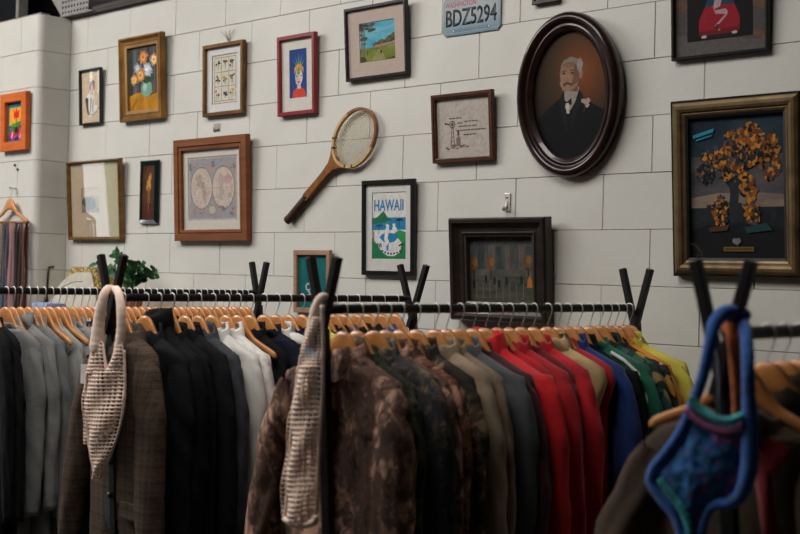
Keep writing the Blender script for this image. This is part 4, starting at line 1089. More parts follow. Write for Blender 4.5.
# 14 map
def art(A, t):
    A.rect(0, 0, 1, 1, '#b3a59a'); A.rect(.04, .04, .96, .96, '#8e9198'); A.rect(.05, .1, .95, .9, paint([(.3, '#6f8a93'), (.45, '#8f979a'), (.55, '#a58f8a'), (.7, '#7d7a86')], 16))
    for u in (.27, .71):
        A.ell(u, .51, .225, .33, '#5f6468', 48); A.ell(u, .51, .215, .318, '#bdaea2', 48)
        for k in (-.12, 0, .12): A.ring(u, .51, abs(k) + .02, .318, .006, '#9a8f88', 30) if k > 0 else None
        A.line([(u - .21, .51), (u + .21, .51)], .006, '#978b84'); A.line([(u - .19, .66), (u + .19, .66)], .005, '#a1958d'); A.line([(u - .19, .36), (u + .19, .36)], .005, '#a1958d')
    for u, v, ru, rv, c in ((.22, .64, .07, .1, '#9f9188'), (.33, .42, .05, .12, '#a68f88'), (.30, .56, .04, .05, '#98897f'), (.66, .62, .08, .1, '#b09a97'), (.68, .44, .06, .11, '#a89a92'), (.8, .62, .07, .08, '#b39391'), (.84, .4, .04, .04, '#a3968e')): A.blob(u, v, ru, rv, c, 18, .4)
    A.ell(.49, .17, .075, .075, '#b7aba1'); A.ring(.49, .17, .08, .08, .01, '#77706c'); A.ell(.49, .83, .06, .07, '#a08f8c')
    for u, v in ((.1, .85), (.9, .85), (.1, .16), (.9, .16), (.5, .9), (.3, .16), (.7, .16)):
        for k in range(5): A.blob(u + R_.uniform(-.05, .05), v + R_.uniform(-.05, .05), .03, .03, ['#7a6f74', '#a38c86', '#5f7f88'][k % 3], 9)
picture('large old world map with two hemispheres in a wide red brown wood frame', -5.094, .144, .562, .499, 2.75, .1, .03, .055, wood('#663618', '#824c28', .45, (2, 2, 24), 'cherry_wood'), flat('#c6c1b6', .85, .02), (.036, .036, .044, .036), art, profile='step')
# 15 glass fronted frame
def art(A, t):
    A.rect(0, 0, 1, 1, '#8f8068'); A.line([(.02, .02), (.98, .02), (.98, .98), (.02, .98), (.02, .02)], .03, '#6d5a3c')
    A.rect(.05, .66, .95, .96, '#a39178'); A.rect(.05, .04, .95, .2, '#6f6a58'); A.blob(.35, .4, .32, .26, '#3d3a36', 18, .3); A.blob(.6, .36, .2, .2, '#4d4740'); A.line([(.3, .1), (.32, .4)], .05, '#2b2826')
picture('gold wood frame with a wide cream mat and strong window reflection in its glass', -6.071, .150, .506, .429, 3.5, 0, .03, .017, wood('#5a3f22', '#8a6638', .35, (3, 3, 14), 'antique_gold', 0, .3), flat('#a8977f', .85, .03), (.10, .20, .13, .13), art, profile='round')
# 16 dark plaque
t = mount('wall_plaque', 'narrow glossy dark plaque with a golden figure, left of the map', 'plaque', -5.422, .232, .155, .5, 0)
part('panel', box(-.0775, .0775, -.012, -.001, 0, .326, .003), t, plain('black_backing', '#0c0a0a', .3))
A = Art(-.058, .02, .116, .286, -.0125)
A.rect(0, 0, 1, 1, paint([(.3, '#2e1a10'), (.55, '#52301c'), (.75, '#6b3d25')], 14)); A.rect(0, 0, 1, .28, paint([(.3, '#3d1712'), (.7, '#5c241b')], 20)); G = '#c08a3e'
A.blob(.5, .62, .17, .1, G, 14, .2); A.poly([(.42, .58), (.58, .58), (.56, .46), (.62, .3), (.52, .3), (.5, .42), (.46, .3), (.4, .3), (.46, .46)], '#8a5d27'); A.ell(.55, .76, .07, .04, G); A.line([(.6, .68), (.68, .78), (.6, .84)], .07, '#b07d38'); A.line([(.38, .66), (.3, .56), (.4, .52)], .06, '#8a5d27'); A.line([(.5, .3), (.5, .12)], .05, '#7d5a4a')
part('artwork', A.mesh(), t)
fr = sweep_loop(rect_outline(.155, .326), [(0, -.010), (.004, -.016), (.02, -.021), (.022, -.0205), (.022, -.012), (.001, -.0095)], 4)
part('bevelled_rim', fr, t, plain('black_gloss', '#12211f', .06, 0, 1.0))
me = bpy.data.meshes.new('glass'); me.from_pydata([(-.057, -.0195, .021), (.057, -.0195, .021), (.057, -.0195, .305), (-.057, -.0195, .305)], [], [(0, 1, 2, 3)]); part('glass', me, t, glass_mat())
# 18 teal bird print
def art(A, t):
    A.rect(0, 0, 1, 1, paint([(.3, '#0f5a5c'), (.7, '#17706f')], 7)); W_ = '#b9bcb8'
    A.ring(.34, .40, .10, .075, .035, W_, 24); A.line([(.33, .34), (.40, .27), (.42, .2)], .04, W_); A.poly([(.2, .2), (.34, .27), (.56, .25), (.66, .2), (.5, .16), (.3, .16)], '#a9b3b2'); A.line([(.2, .21), (.6, .26)], .03, '#4b5a5c'); A.line([(.34, .44), (.4, .5)], .02, W_)
picture('teal print with a white bird in a pale wood frame behind the middle post', -4.208, -.177, .236, .279, 1.8, .1, .02, .022, wood('#8a6a55', '#a5836b', .55, (3, 3, 20), 'pale_oak'), art=art)
# 19 city painting
def art(A, t):
    A.rect(0, 0, 1, 1, paint([(.28, '#2a3032'), (.45, '#3d4340'), (.58, '#4d4d47'), (.72, '#5a5a52')], 9, (3, 1, .8), .55))
    A.rect(0, 0, 1, .42, paint([(.3, '#33362f'), (.5, '#45463c'), (.7, '#565347')], 12, (.7, 1, 3), .5))
    for u, v, w_, c in ((.08, .62, .06, '#4a4c4a'), (.18, .7, .05, '#353b3d'), (.34, .66, .045, '#59524c'), (.45, .64, .05, '#3a4042'), (.58, .66, .035, '#5c554e'), (.68, .62, .05, '#4a4a47'), (.78, .68, .04, '#5a534d'), (.9, .64, .05, '#3b4043')): A.rect(u - w_, .42, u + w_, v + .2, paint([(.3, shade(c, .75)), (.7, shade(c, 1.1))], 14, (3, 1, 1)))
    A.rect(0, .4, 1, .5, paint([(.3, '#3a3c38'), (.7, '#5c574e')], 16))
    for u, v in ((.07, .58), (.33, .6), (.88, .62)): A.line([(u, .34), (u, .56)], .02, '#2e2620'); A.blob(u, v, .075, .11, '#5c4229', 14, .25); A.blob(u + .02, v + .02, .04, .06, '#76552f', 12, .3)
    for u, v in ((.07, .3), (.38, .36), (.45, .32), (.78, .38), (.25, .38), (.56, .36)): A.poly([(u - .015, v - .09), (u + .015, v - .09), (u + .02, v), (u, v + .04), (u - .02, v)], '#1b1c1e')
    A.poly([(.86, .24), (.94, .24), (.93, .36), (.9, .42), (.87, .36)], '#a5672a')
    for k in range(8): u = .1 + .1 * k; A.rect(u, .05, u + .012, .3, '#5e5d54')
picture('dark framed city street painting half hidden by the middle rail', -3.248, -.167, .470, .400, 4.3, 0, .05, .068, wood('#1b1512', '#2f2622', .35, (3, 3, 12), 'ebonised_wood', .3), art=art, profile='scoop', glass=False, name='framed_painting', fillet=(plain('pewter_slip', '#4a4542', .4, .4), .006))

# licence plate
t = mount('license_plate', 'blue and white WASHINGTON car plate BDZ5294 nailed to the wall', 'license plate', -3.365, .966, .300, 2.2, -.2)
def plate_mesh():
    bm = box(-.150, .150, -.0025, -.001, 0, .150)
    es = [e for e in bm.edges if abs(e.verts[0].co.y - e.verts[1].co.y) > .001]
    bmesh.ops.bevel(bm, geom=es, offset=.012, segments=4, affect='EDGES')
    return bm
m, nt, b = new_mat('plate_enamel'); sx = nt.nodes.new('ShaderNodeSeparateXYZ'); nt.links.new(coords(nt), sx.inputs[0])
mr = nt.nodes.new('ShaderNodeMapRange'); mr.inputs[1].default_value = 0; mr.inputs[2].default_value = .15; nt.links.new(sx.outputs['Z'], mr.inputs[0])
nt.links.new(ramp(nt, mr.outputs[0], [(0, '#4f7484'), (.25, '#6d858e'), (.5, '#8f989a'), (.85, '#8d979a'), (1, '#7d8c93')]), b.inputs['Base Color']); b.inputs['Roughness'].default_value = .4
part('plate', plate_mesh(), t, m)
part('rim', sweep_loop(lambda i: [(x, z) for x, z in rect_outline(.286, .136)(i)], [(0, -.0024), (.001, -.0036), (.003, -.0036), (.004, -.0024)], 4), t, plain('plate_rim', '#8b9599', .4)).location = (0, 0, .007)
NAVYINK = plain('navy_ink', '#14202c', .45)
lettering('BDZ5294', t, 0, -.0026, .070, .262, .068, NAVYINK, .012, 'registration', .0015)
lettering('WASHINGTON', t, -.055, -.0028, .123, .16, .022, plain('red_ink', '#a3202c', .5), .01, 'state_name')
lettering('EVERGREEN STATE', t, 0, -.0028, .018, .18, .014, plain('blue_ink', '#3b5a78', .5), 0, 'motto')
for sx_ in (-.09, .09): part('screw', tube('screw', [(sx_, -.004, .018), (sx_, .012, .018)], .004, 10), t, plain('bright_wire', '#c9c6c2', .28, 1.0))
#PART4
# ------------------------------------------------------------------ other things on the wall and racks
CAMP = Vector((0, -3.7837, EYE))
def at(x, y, Y):
    """the point in the room at depth Y seen at (x, y) in the photograph"""
    d = fw + r2 * ((x - 400) / 1250.99) - u2 * ((y - 267) / 1250.99)
    return CAMP + d * ((Y - CAMP.y) / d.y)
# tennis racket
t = thing('tennis_racket', 'old wooden tennis racket hung aslant on the wall beside the map', 'tennis racket', (-4.268, -.022, EYE + .232), (0, -.693, 0))
hx, ha, hb = .553, .146, .116
RK = wood('#6b3c1a', '#8f5a2c', .35, (20, 6, 20), 'ash_brown', .3); RP = wood('#b08c58', '#c7a873', .4, (20, 6, 20), 'pale_ash', .3)
def hoop(a0, a1, da, th, dep, n=48):
    V, F = [], []
    full = a1 - a0 > 6.28
    m = n if full else n + 1
    for i in range(m):
        a = a0 + (a1 - a0) * i / n
        for dr_, dy in ((0, -dep), (0, dep), (-th, dep), (-th, -dep)):
            V.append((hx + (ha + da + dr_) * cos(a), dy, (hb + da + dr_) * sin(a)))
    for i in range(n):
        j = (i + 1) % m
        for k in range(4): F.append((i * 4 + k, i * 4 + (k + 1) % 4, j * 4 + (k + 1) % 4, j * 4 + k))
    if not full: F += [(0, 1, 2, 3), tuple((m - 1) * 4 + k for k in (3, 2, 1, 0))]
    return smooth_mesh('hoop', V, F)
def flat_shade(me):
    for p in me.polygons: p.use_smooth = False
    return me
part('head_frame', flat_shade(hoop(0, 2 * PI, 0, .011, .0085)), t, RK)
part('inner_ply', flat_shade(hoop(PI * .42, PI * 1.62, .0006, .0125, .0092)), t, RP, 'pale laminated lower half of the hoop')
sd = []
for k in range(-10, 11):
    x = k * .0125
    if abs(x) < ha - .01: q = hb * math.sqrt(1 - (x / (ha - .005)) ** 2) - .004; sd.append(tube_data([(hx + x, 0, -q), (hx + x, 0, q)], .0010, 5))
    if abs(x) < hb - .008: q = ha * math.sqrt(1 - (x / (hb - .004)) ** 2) - .004; sd.append(tube_data([(hx - q, .0008, x), (hx + q, .0008, x)], .0010, 5))
part('strings', smooth_mesh('strings', *merge(sd)), t, plain('gut_string', '#cfc3a6', .5))
V = []; F = []
prof = [(.16, .0165, .012), (.25, .0145, .011), (.32, .0150, .010), (.37, .021, .0095), (.40, .036, .009), (.42, .054, .0088)]
for x, hz, hy in prof:
    for a, b in ((-1, -1), (1, -1), (1, 1), (-1, 1)): V.append((x, b * hy, a * hz))
for i in range(len(prof) - 1):
    for k in range(4): F.append((i * 4 + k, i * 4 + (k + 1) % 4, (i + 1) * 4 + (k + 1) % 4, (i + 1) * 4 + k))
F += [(0, 1, 2, 3), tuple(len(V) - 4 + k for k in (3, 2, 1, 0))]
part('throat', flat_shade(smooth_mesh('throat', V, F)), t, RK)
part('grip', tube('grip', [(0, 0, 0), (.004, 0, 0), (.01, 0, 0), (.03, 0, 0), (.1, 0, 0), (.165, 0, 0)], [.019, .0205, .021, .0192, .0185, .0178], 8, (1, .85, 1)), t, wood('#2c1710', '#45261a', .6, (40, 6, 6), 'leather_grip'))
part('grip_collar', tube('grip_collar', [(.16, 0, 0), (.176, 0, 0)], .0186, 12, (1, .85, 1)), t, plain('black_tape', '#120f0e', .5))
for a in (2.25, 2.6, 3.7, 4.05):
    part('binding', flat_shade(hoop(a, a + .07, .0014, .0142, .010, 3)), t, plain('dark_binding', '#2a1810', .5))

# wooden hanger with ties and belts on the pier
PX, PZ, PY = -6.337, EYE + .428, -.236
t = thing('clothes_hanger', 'wooden hanger with ties and belts on a nail on the pier', 'hanger', (PX, PY, PZ))
part('hanger_body', HB, t); part('hook', HH, t)
part('nail', tube('nail', [(0, .034, .0), (0, -.012, .004)], .004, 8), t, plain('bright_wire', '#c9c6c2', .28, 1.0))
part('trouser_bar', tube('trouser_bar', [(-.19, 0, -.190), (.19, 0, -.190)], .0087, 10), t, RK)
def woven():
    m, nt, b = new_mat('woven_belt'); v = coords(nt)
    ch = nt.nodes.new('ShaderNodeTexChecker'); ch.inputs['Scale'].default_value = 90; nt.links.new(v, ch.inputs['Vector'])
    ch.inputs[1].default_value = rgb('#a58c64'); ch.inputs[2].default_value = rgb('#2a241e'); nt.links.new(ch.outputs['Color'], b.inputs['Base Color']); b.inputs['Roughness'].default_value = .7
    return m
TIES = [('tie', 'dusty blue tie at the left end of the tie hanger', fabric('#5b7690', .7)), ('tie', 'steel blue tie, second on the tie hanger', fabric('#3f5a78', .7)), ('tie', 'near black tie left of the woven belt', fabric('#1a1c22', .7)),
        ('belt', 'tan and black woven belt on the tie hanger', woven()), ('tie', 'navy tie just right of the woven belt', fabric('#232c44', .7)), ('tie', 'dark plum tie left of the mauve ties', fabric('#3b2630', .7)), ('tie', 'mauve pink tie on the tie hanger, left of two', fabric('#8d6468', .7)),
        ('tie', 'mauve brown tie, right of the two mauve ones', fabric('#75504f', .7)), ('belt', 'black belt near the right end of the tie hanger', plain('black_leather', '#15120f', .5)), ('belt', 'dark brown belt between the black belt and the red brown one', plain('brown_leather', '#2c1c14', .5)), ('belt', 'red brown leather belt at the right end of the tie hanger', plain('tan_leather', '#5a2e22', .5))]
for i, (nm, lb, mt) in enumerate(TIES):
    x0 = -.178 + .0345 * i; wd = .0145 if nm == 'tie' else .012
    L = rnd.uniform(.50, .68)
    V, F = [], []; n = 26
    pth = []
    for k in range(n + 1):
        s_ = k / n
        if s_ < .47: zz, yy = -.19 - L * (1 - s_ / .47), -.0085
        elif s_ > .53: zz, yy = -.19 - (L - .08) * ((s_ - .53) / .47), .0085
        else: a = PI * (s_ - .47) / .06; zz, yy = -.19 + .0088 * sin(a), -.0085 * cos(a)
        pth.append((zz, yy))
    for j, off in enumerate((0, .0014)):
        for zz, yy in pth:
            wv = .004 * sin(zz * 14 + i * 2.1); ww = wd * (1 if zz > -.35 else 1 + (.35 * (-.35 - zz) / .3 if nm == 'tie' else 0))
            q = off if yy > 0 else -off
            V += [(x0 - ww + wv, yy + q - (.003 if yy < 0 else 0) * abs(sin(zz * 9 + i)), zz), (x0 + ww + wv, yy + q - (.003 if yy < 0 else 0) * abs(cos(zz * 8 + i)), zz)]
    m = 2 * (n + 1)
    for k in range(n):
        a = 2 * k
        F += [(a, a + 1, a + 3, a + 2), (m + a, m + a + 2, m + a + 3, m + a + 1), (a, a + 2, m + a + 2, m + a), (a + 1, m + a + 1, m + a + 3, a + 3)]
    F += [(0, m, m + 1, 1), (m - 2, m - 1, 2 * m - 1, 2 * m - 2)]
    me = smooth_mesh(nm, V, F)
    o = part(nm, me, None, mt); o.location = (PX, PY, PZ); tag(o, lb, nm, 'ties and belts on the pier hanger')

# low cabinet in the corner behind the far left rack, with what stands on it
CT = EYE - .25
t = thing('cabinet', 'low pale cabinet against the wall behind the far left rack', 'cabinet', (-5.48, -.2, 0))
WC = plain('pale_cabinet', '#8f887c', .6)
part('carcass', box(-.55, .55, -.17, .19, .06, CT - .03, .004), t, WC); part('cabinet_top', box(-.57, .57, -.19, .195, CT - .03, CT, .004), t, WC); part('plinth', box(-.53, .53, -.14, .18, 0, .06), t, DARK)
for sd_ in (-1, 1):
    d_ = part('door', box(min(.006 * sd_, .545 * sd_), max(.006 * sd_, .545 * sd_), -.188, -.17, .08, CT - .04, .003), t, WC); part('handle', box(.04 * sd_ - .008, .04 * sd_ + .008, -.205, -.188, .7, .85, .003), d_, DARK)
t = thing('lampshade', 'gold edged pale shade standing in the wall corner behind the left rail', 'lampshade', (-5.69, -.12, CT))
def gold_pattern():
    m, nt, b = new_mat('gold_pattern'); v = coords(nt)
    vo = nt.nodes.new('ShaderNodeTexVoronoi'); vo.inputs['Scale'].default_value = 60; nt.links.new(v, vo.inputs['Vector'])
    nt.links.new(ramp(nt, vo.outputs['Distance'], [(.15, '#d9cfae'), (.35, '#b5984e'), (.7, '#7d6428')]), b.inputs['Base Color']); b.inputs['Roughness'].default_value = .4; b.inputs['Metallic'].default_value = .35
    bump(nt, b, vo.outputs['Distance'], .5, .003)
    return m
GP = gold_pattern()
def frustum(a0, b0, a1, b1, h, q=0.0):
    """open square shade shell, bottom half-size a0 x b0, top a1 x b1"""
    V = []; th = .004
    for e in (0, th):
        V += [(sx_ * (a0 - e), sy_ * (b0 - e), q) for sx_, sy_ in ((-1, -1), (1, -1), (1, 1), (-1, 1))] + [(sx_ * (a1 - e), sy_ * (b1 - e), q + h) for sx_, sy_ in ((-1, -1), (1, -1), (1, 1), (-1, 1))]
    F = []
    for k in range(4):
        j = (k + 1) % 4
        F += [(k, j, 4 + j, 4 + k), (8 + k, 12 + k, 12 + j, 8 + j), (k, 8 + k, 8 + j, j), (4 + k, 4 + j, 12 + j, 12 + k)]
    me = bpy.data.meshes.new('shade'); me.from_pydata(V, [], F)
    return me
part('shade', frustum(.29, .10, .105, .05, .253), t, GP)
V, F = [], []
outl = [(-.25, 0), (-.235, .06), (-.205, .12), (-.16, .168), (-.10, .203), (-.04, .222), (.09, .224), (.105, .215), (.25, 0)]
for off in (0, .006):
    for x, z in outl: V.append((x, -.106 - off + z * .2, z + .002))
n = len(outl); F = [tuple(range(n)), tuple(range(2 * n - 1, n - 1, -1))] + [(i, (i + 1) % n, n + (i + 1) % n, n + i) for i in range(n)]
me = bpy.data.meshes.new('panel'); me.from_pydata(V, [], F); part('panel', me, t, plain('cream_paper', '#b5aea0', .8), 'pale rounded panel')
part('seam', tube('seam', [(-.20, -.0945, .10), (-.13, -.083, .150), (-.05, -.078, .172), (.04, -.077, .178)], .0018, 6), t, plain('dark_seam', '#5a5349', .8))
o = part('folded_cloth', box(-.075, .075, -.06, .06, 0, .062, .012), None, fabric('#7f93b8', .85)); o.location = (-5.80, -.30, CT); tag(o, 'folded light blue cloth showing under the left rail', 'cloth')
# plant
t = thing('potted_plant', 'leafy green potted plant behind the left rack post', 'plant', (-5.27, -.17, CT))
part('pot', smooth_mesh('pot', *tube_data([(0, 0, 0), (0, 0, .01), (0, 0, .10), (0, 0, .115)], [.05, .055, .07, .07], 20)), t, plain('clay_pot', '#8a5a42', .7))
LEAF = flat('#2d5733', .4, .25, 0, 30)
def leaf(p, d, L, wd):
    d = Vector(d).normalized(); sdv = d.cross(Vector((.2, -1, .3))).normalized(); nn = sdv.cross(d)
    V = []; prof = [(0, .05), (.2, .65), (.45, 1), (.7, .8), (.9, .35), (1, .02)]
    for s_, w_ in prof:
        c = Vector(p) + d * L * s_ - Vector((0, 0, 1)) * L * .25 * s_ * s_
        V += [c - sdv * wd * w_ + nn * .15 * wd * w_, c, c + sdv * wd * w_ + nn * .15 * wd * w_]
    F = []
    for i in range(len(prof) - 1):
        a = 3 * i; F += [(a, a + 1, a + 4, a + 3), (a + 1, a + 2, a + 5, a + 4)]
    return V, F
Q = random.Random(3)
for tip, nl in (((-.30, -.02, .27), 10), ((-.22, 0, .235), 9), ((-.13, 0, .335), 9), ((-.05, -.05, .31), 9), ((.06, -.05, .25), 9), ((.14, -.06, .275), 10), ((.22, -.08, .275), 11), ((.28, -.03, .245), 10), ((.2, .03, .22), 9), ((.1, .04, .2), 8)):
    pp = bez((0, 0, .1), (tip[0] * .1, tip[1] * .1, .2), (tip[0] * .5, tip[1] * .5, tip[2] * .95), tip, 12)
    st = part('stem', tube('stem', pp, [.006 - .0004 * i for i in range(13)], 7), t, flat('#35512f', .5, .15))
    D = []
    for i in range(nl):
        k = 3 + int(9 * i / nl); base = pp[k]; dr_ = (pp[min(12, k + 1)] - pp[k - 1]).normalized()
        for sd_ in (-1, 1):
            dd = dr_ * .6 + Vector((sd_ * Q.uniform(.5, .9), Q.uniform(-.6, .3), Q.uniform(0, .5)))
            D.append(leaf(base, dd, Q.uniform(.042, .06), Q.uniform(.012, .017)))
    part('foliage', smooth_mesh('foliage', *merge(D)), st, LEAF)
# small fittings on the wall
def fitting(name, label, cat, loc, me, mt, extra=None):
    o = part(name, me, None, mt); o.location = loc; tag(o, label, cat); return o
o = fitting('wall_hook', 'clear plastic hook on the wall above the city painting', 'hook', (-3.012, -.001, EYE + .29), box(-.014, .014, -.006, 0, -.035, .036, .003), plain('clear_plastic', '#c3bfb6', .2, 0, .5))
part('hook_tongue', tube('hook_tongue', bez((0, -.005, .005), (0, -.012, -.03), (0, -.03, -.04), (0, -.03, -.015), 8), [.006] * 9, 8), o, plain('clear_plastic', '#c3bfb6', .2, 0, .5))
part('screw', tube('screw', [(0, -.008, .022), (0, -.005, .022)], .006, 10), o, plain('bright_wire', '#c9c6c2', .28, 1.0))
D = [tube_data([(Q.uniform(-.01, .01), -.004, 0)] + [(x, -.008 - .004 * abs(sin(x * 90)), z) for x, z in ((x0 * .5, .025), (x0, .045), (x0 * 1.3, .05))], .0016, 6) for x0 in (-.045, -.02, .012, .035)]
fitting('wall_hook', 'bent wire picture hook on the wall above the flower grid print', 'hook', (-4.738, 0, EYE + 1.105), smooth_mesh('wall_hook', *merge(D)), plain('dull_wire', '#a09c95', .4, .5))
D = [tube_data([(x, -.002, .0), (x, -.006, .02), (x + .004, -.004, .04)], .0025, 6) for x in (-.02, -.007, .007, .02)] + [tube_data([(-.022, -.004, .012), (.022, -.004, .012)], .003, 6)]
fitting('wall_hook', 'small grey comb hook on the wall above the map', 'hook', tuple(at(217, 132, 0)), smooth_mesh('wall_hook', *merge(D)), plain('dull_wire', '#a09c95', .4, .5))
for x, z, lb in ((-6.355, .56, 'upper screw in the pier between tulip painting and tie hanger'), (-6.325, .535, 'lower screw in the pier between tulip painting and tie hanger')):
    fitting('screw', lb, 'screw', (x, -.2, EYE + z), tube('screw', [(0, .01, 0), (0, -.008, 0)], .007, 8), plain('dark_screw', '#3a3633', .5, .5))
t = thing('coat_peg', 'black metal peg hanging in the wall corner by the left rail', 'peg', (-6.135, -.085, EYE - .01))
part('rod', tube('rod', [(0, .01, .01), (0, -.02, .006), (0, -.025, -.03), (-.004, -.027, -.16)], .006, 8), t, plain('black_iron', '#171514', .45)); part('knob', smooth_mesh('knob', *tube_data([(-.03, -.03, -.2), (-.03, -.03, -.192), (-.02, -.03, -.18), (-.006, -.028, -.165), (-.002, -.027, -.155)], [.008, .018, .02, .012, .006], 12)), t, plain('black_iron', '#171514', .45))

# ---- crochet things hung on the post tops
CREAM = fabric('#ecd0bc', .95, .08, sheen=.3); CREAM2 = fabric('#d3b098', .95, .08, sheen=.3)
def net(rows, Y, nx, pitch, bulge, mat, parent, name, th=.006, wave=.004):
    """rows (y, xl, xr) in the photograph at depth Y -> an open net of yarn"""
    P = []
    for y, a, b in rows: P.append((at(a, y, Y), at(b, y, Y)))
    zt, zb = (P[0][0].z + P[0][1].z) / 2, (P[-1][0].z + P[-1][1].z) / 2
    n = max(2, int((zt - zb) / pitch)); V, F = [], []
    zz = [(p.z + q.z) / 2 for p, q in P]
    for i in range(n + 1):
        z = zt + (zb - zt) * i / n; k = 0
        while k < len(P) - 2 and zz[k + 1] > z: k += 1
        f = (zz[k] - z) / max(1e-6, zz[k] - zz[k + 1])
        a = P[k][0].lerp(P[k + 1][0], f); b = P[k][1].lerp(P[k + 1][1], f)
        for j in range(nx + 1):
            p = a.lerp(b, j / nx)
            p.y += -bulge * sin(PI * j / nx) + wave * sin(i * .5 + j * .8)
            V.append(p)
    for i in range(n):
        for j in range(nx): q = i * (nx + 1) + j; F.append((q, q + 1, q + nx + 2, q + nx + 1))
    me = smooth_mesh(name, V, F)
    o = part(name, me, parent, mat)
    w_ = o.modifiers.new('yarn', 'WIREFRAME'); w_.thickness = th; w_.use_even_offset = False; w_.use_boundary = True; w_.use_replace = True
    s_ = o.modifiers.new('soft', 'SUBSURF'); s_.levels = 1; s_.render_levels = 1
    return o
def cord(name, px, Y, r, mat, parent, n=10, squash=None, knob=0.0, step=24):
    pts = []
    pv = [at(a[0], a[1], Y + (a[2] if len(a) > 2 else 0)) for a in px]
    for i in range(len(pv) - 1):
        p0 = pv[max(0, i - 1)]; p1 = pv[i]; p2 = pv[i + 1]; p3 = pv[min(len(pv) - 1, i + 2)]
        for k in range(8):
            t_ = k / 8; pts.append(.5 * ((2 * p1) + (p2 - p0) * t_ + (2 * p0 - 5 * p1 + 4 * p2 - p3) * t_ * t_ + (3 * p1 - p0 - 3 * p2 + p3) * t_ ** 3))
    pts.append(pv[-1])
    if isinstance(r, (int, float)): r = [r] * len(pv)
    rr = []
    for i in range(len(pts)):
        f = i / 8; k = min(len(pv) - 2, int(f)); rr.append((r[k] + (r[k + 1] - r[k]) * (f - k)) * (1 + knob * sin(i * 2.4)))
    return part(name, tube(name, pts, rr, n, squash), parent, mat)
def origin(name, label, cat, p): return thing(name, label, cat, (0, 0, 0))
YB = -1.672
def hang(name, label, cat):
    return thing(name, label, cat)
t = hang('crochet_halter', 'cream crochet net halter top hung on the left rack post by plaid coat', 'crochet top')
net([(372, 87, 124), (400, 86, 124), (420, 87, 121), (440, 89, 116), (460, 93, 109), (478, 97, 101)], YB, 9, .0115, .02, CREAM, t, 'front_net')
net([(342, 92, 104), (352, 90, 105), (362, 88, 106), (373, 87, 107)], YB, 5, .0115, .01, CREAM, t, 'front_net')
net([(342, 115, 123), (352, 113, 124), (362, 110, 124), (373, 106, 124)], YB, 5, .0115, .01, CREAM, t, 'front_net')
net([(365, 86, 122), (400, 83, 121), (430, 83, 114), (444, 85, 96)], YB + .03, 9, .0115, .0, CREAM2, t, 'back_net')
SQ = (1, .6, 1)
cord('strap', [(112, 289, .05), (106, 291, .01), (102, 303), (99, 322), (97, 345), (97, 352)], YB, [.012, .016, .020, .024, .030, .026], CREAM, t, 12, SQ, .04)
cord('strap', [(113, 290, .05), (118, 292, .01), (121, 308), (121, 330), (118, 352), (112, 366)], YB, [.012, .015, .018, .018, .018, .012], CREAM, t, 12, SQ, .04)
cord('edging', [(97, 345), (90, 360), (86, 385), (86, 415), (89, 445), (97, 479), (106, 464), (116, 440), (123, 412), (125, 385), (124, 350)], YB, .0042, CREAM, t, 8, None, .12)
cord('edging', [(103, 345), (105, 360), (107, 373), (112, 362), (116, 348)], YB - .004, .0042, CREAM, t, 8, None, .12)
part('price_tag', box(-.018, .018, -.001, .001, -.03, .03), t, plain('white_card', '#cfcac2', .7)).location = at(84, 374, YB + .04)
YC = -1.70
t = hang('crochet_bag', 'cream crochet net bag hung on the post of the middle rack', 'crochet bag')
net([(366, 299, 322), (385, 296, 322), (420, 293, 320), (460, 290, 318), (500, 287, 316), (520, 286, 315)], YC, 7, .0125, .022, CREAM, t, 'front_net', .0066)
net([(318, 311, 321), (340, 305, 322), (366, 299, 322)], YC, 6, .008, .012, CREAM, t, 'upper_net', .0062)
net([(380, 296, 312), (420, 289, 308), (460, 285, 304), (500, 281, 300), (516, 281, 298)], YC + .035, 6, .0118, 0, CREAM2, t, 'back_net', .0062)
cord('strap', [(327, 297, .06), (321, 297, .01), (316, 306), (312, 325), (308, 345)], YC, [.008, .010, .013, .016, .012], CREAM, t, 12, SQ, .04)
cord('hem', [(284, 519), (292, 523), (303, 525), (314, 522), (316, 516)], YC - .006, [.006, .009, .010, .009, .006], CREAM, t, 10, None, .06)
cord('edging', [(310, 320), (301, 358), (296, 390), (291, 440), (287, 500), (284, 520)], YC, .0048, CREAM, t, 8, None, .1)
cord('edging', [(322, 305), (323, 350), (322, 400), (319, 450), (317, 500), (315, 520)], YC, .0048, CREAM, t, 8, None, .1)
# blue crochet on the nearest post
YD = -1.835
CB = fabric('#07509c', .9, .2, sheen=.3, fold=60)
def granny():
    m, nt, b = new_mat('granny_square'); v = coords(nt)
    vo = nt.nodes.new('ShaderNodeTexVoronoi'); vo.inputs['Scale'].default_value = 42; nt.links.new(v, vo.inputs['Vector'])
    f = noise_tex(nt, v, 16, 3, .6, .4)
    c1 = ramp(nt, f, [(.34, '#0f3f86'), (.42, '#1f6fa0'), (.48, '#15498a'), (.54, '#9c5c98'), (.60, '#2a86a0'), (.67, '#a85a86'), (.74, '#123f7c')])
    mx = nt.nodes.new('ShaderNodeMix'); mx.data_type = 'RGBA'; nt.links.new(ramp(nt, vo.outputs['Distance'], [(.35, '#000000'), (.8, '#c0c0c0')]), mx.inputs['Factor'])
    nt.links.new(c1, mx.inputs[6]); mx.inputs[7].default_value = rgb('#0a1630')
    nt.links.new(mx.outputs[2], b.inputs['Base Color']); b.inputs['Roughness'].default_value = .95
    bump(nt, b, vo.outputs['Distance'], .8, .006)
    return m
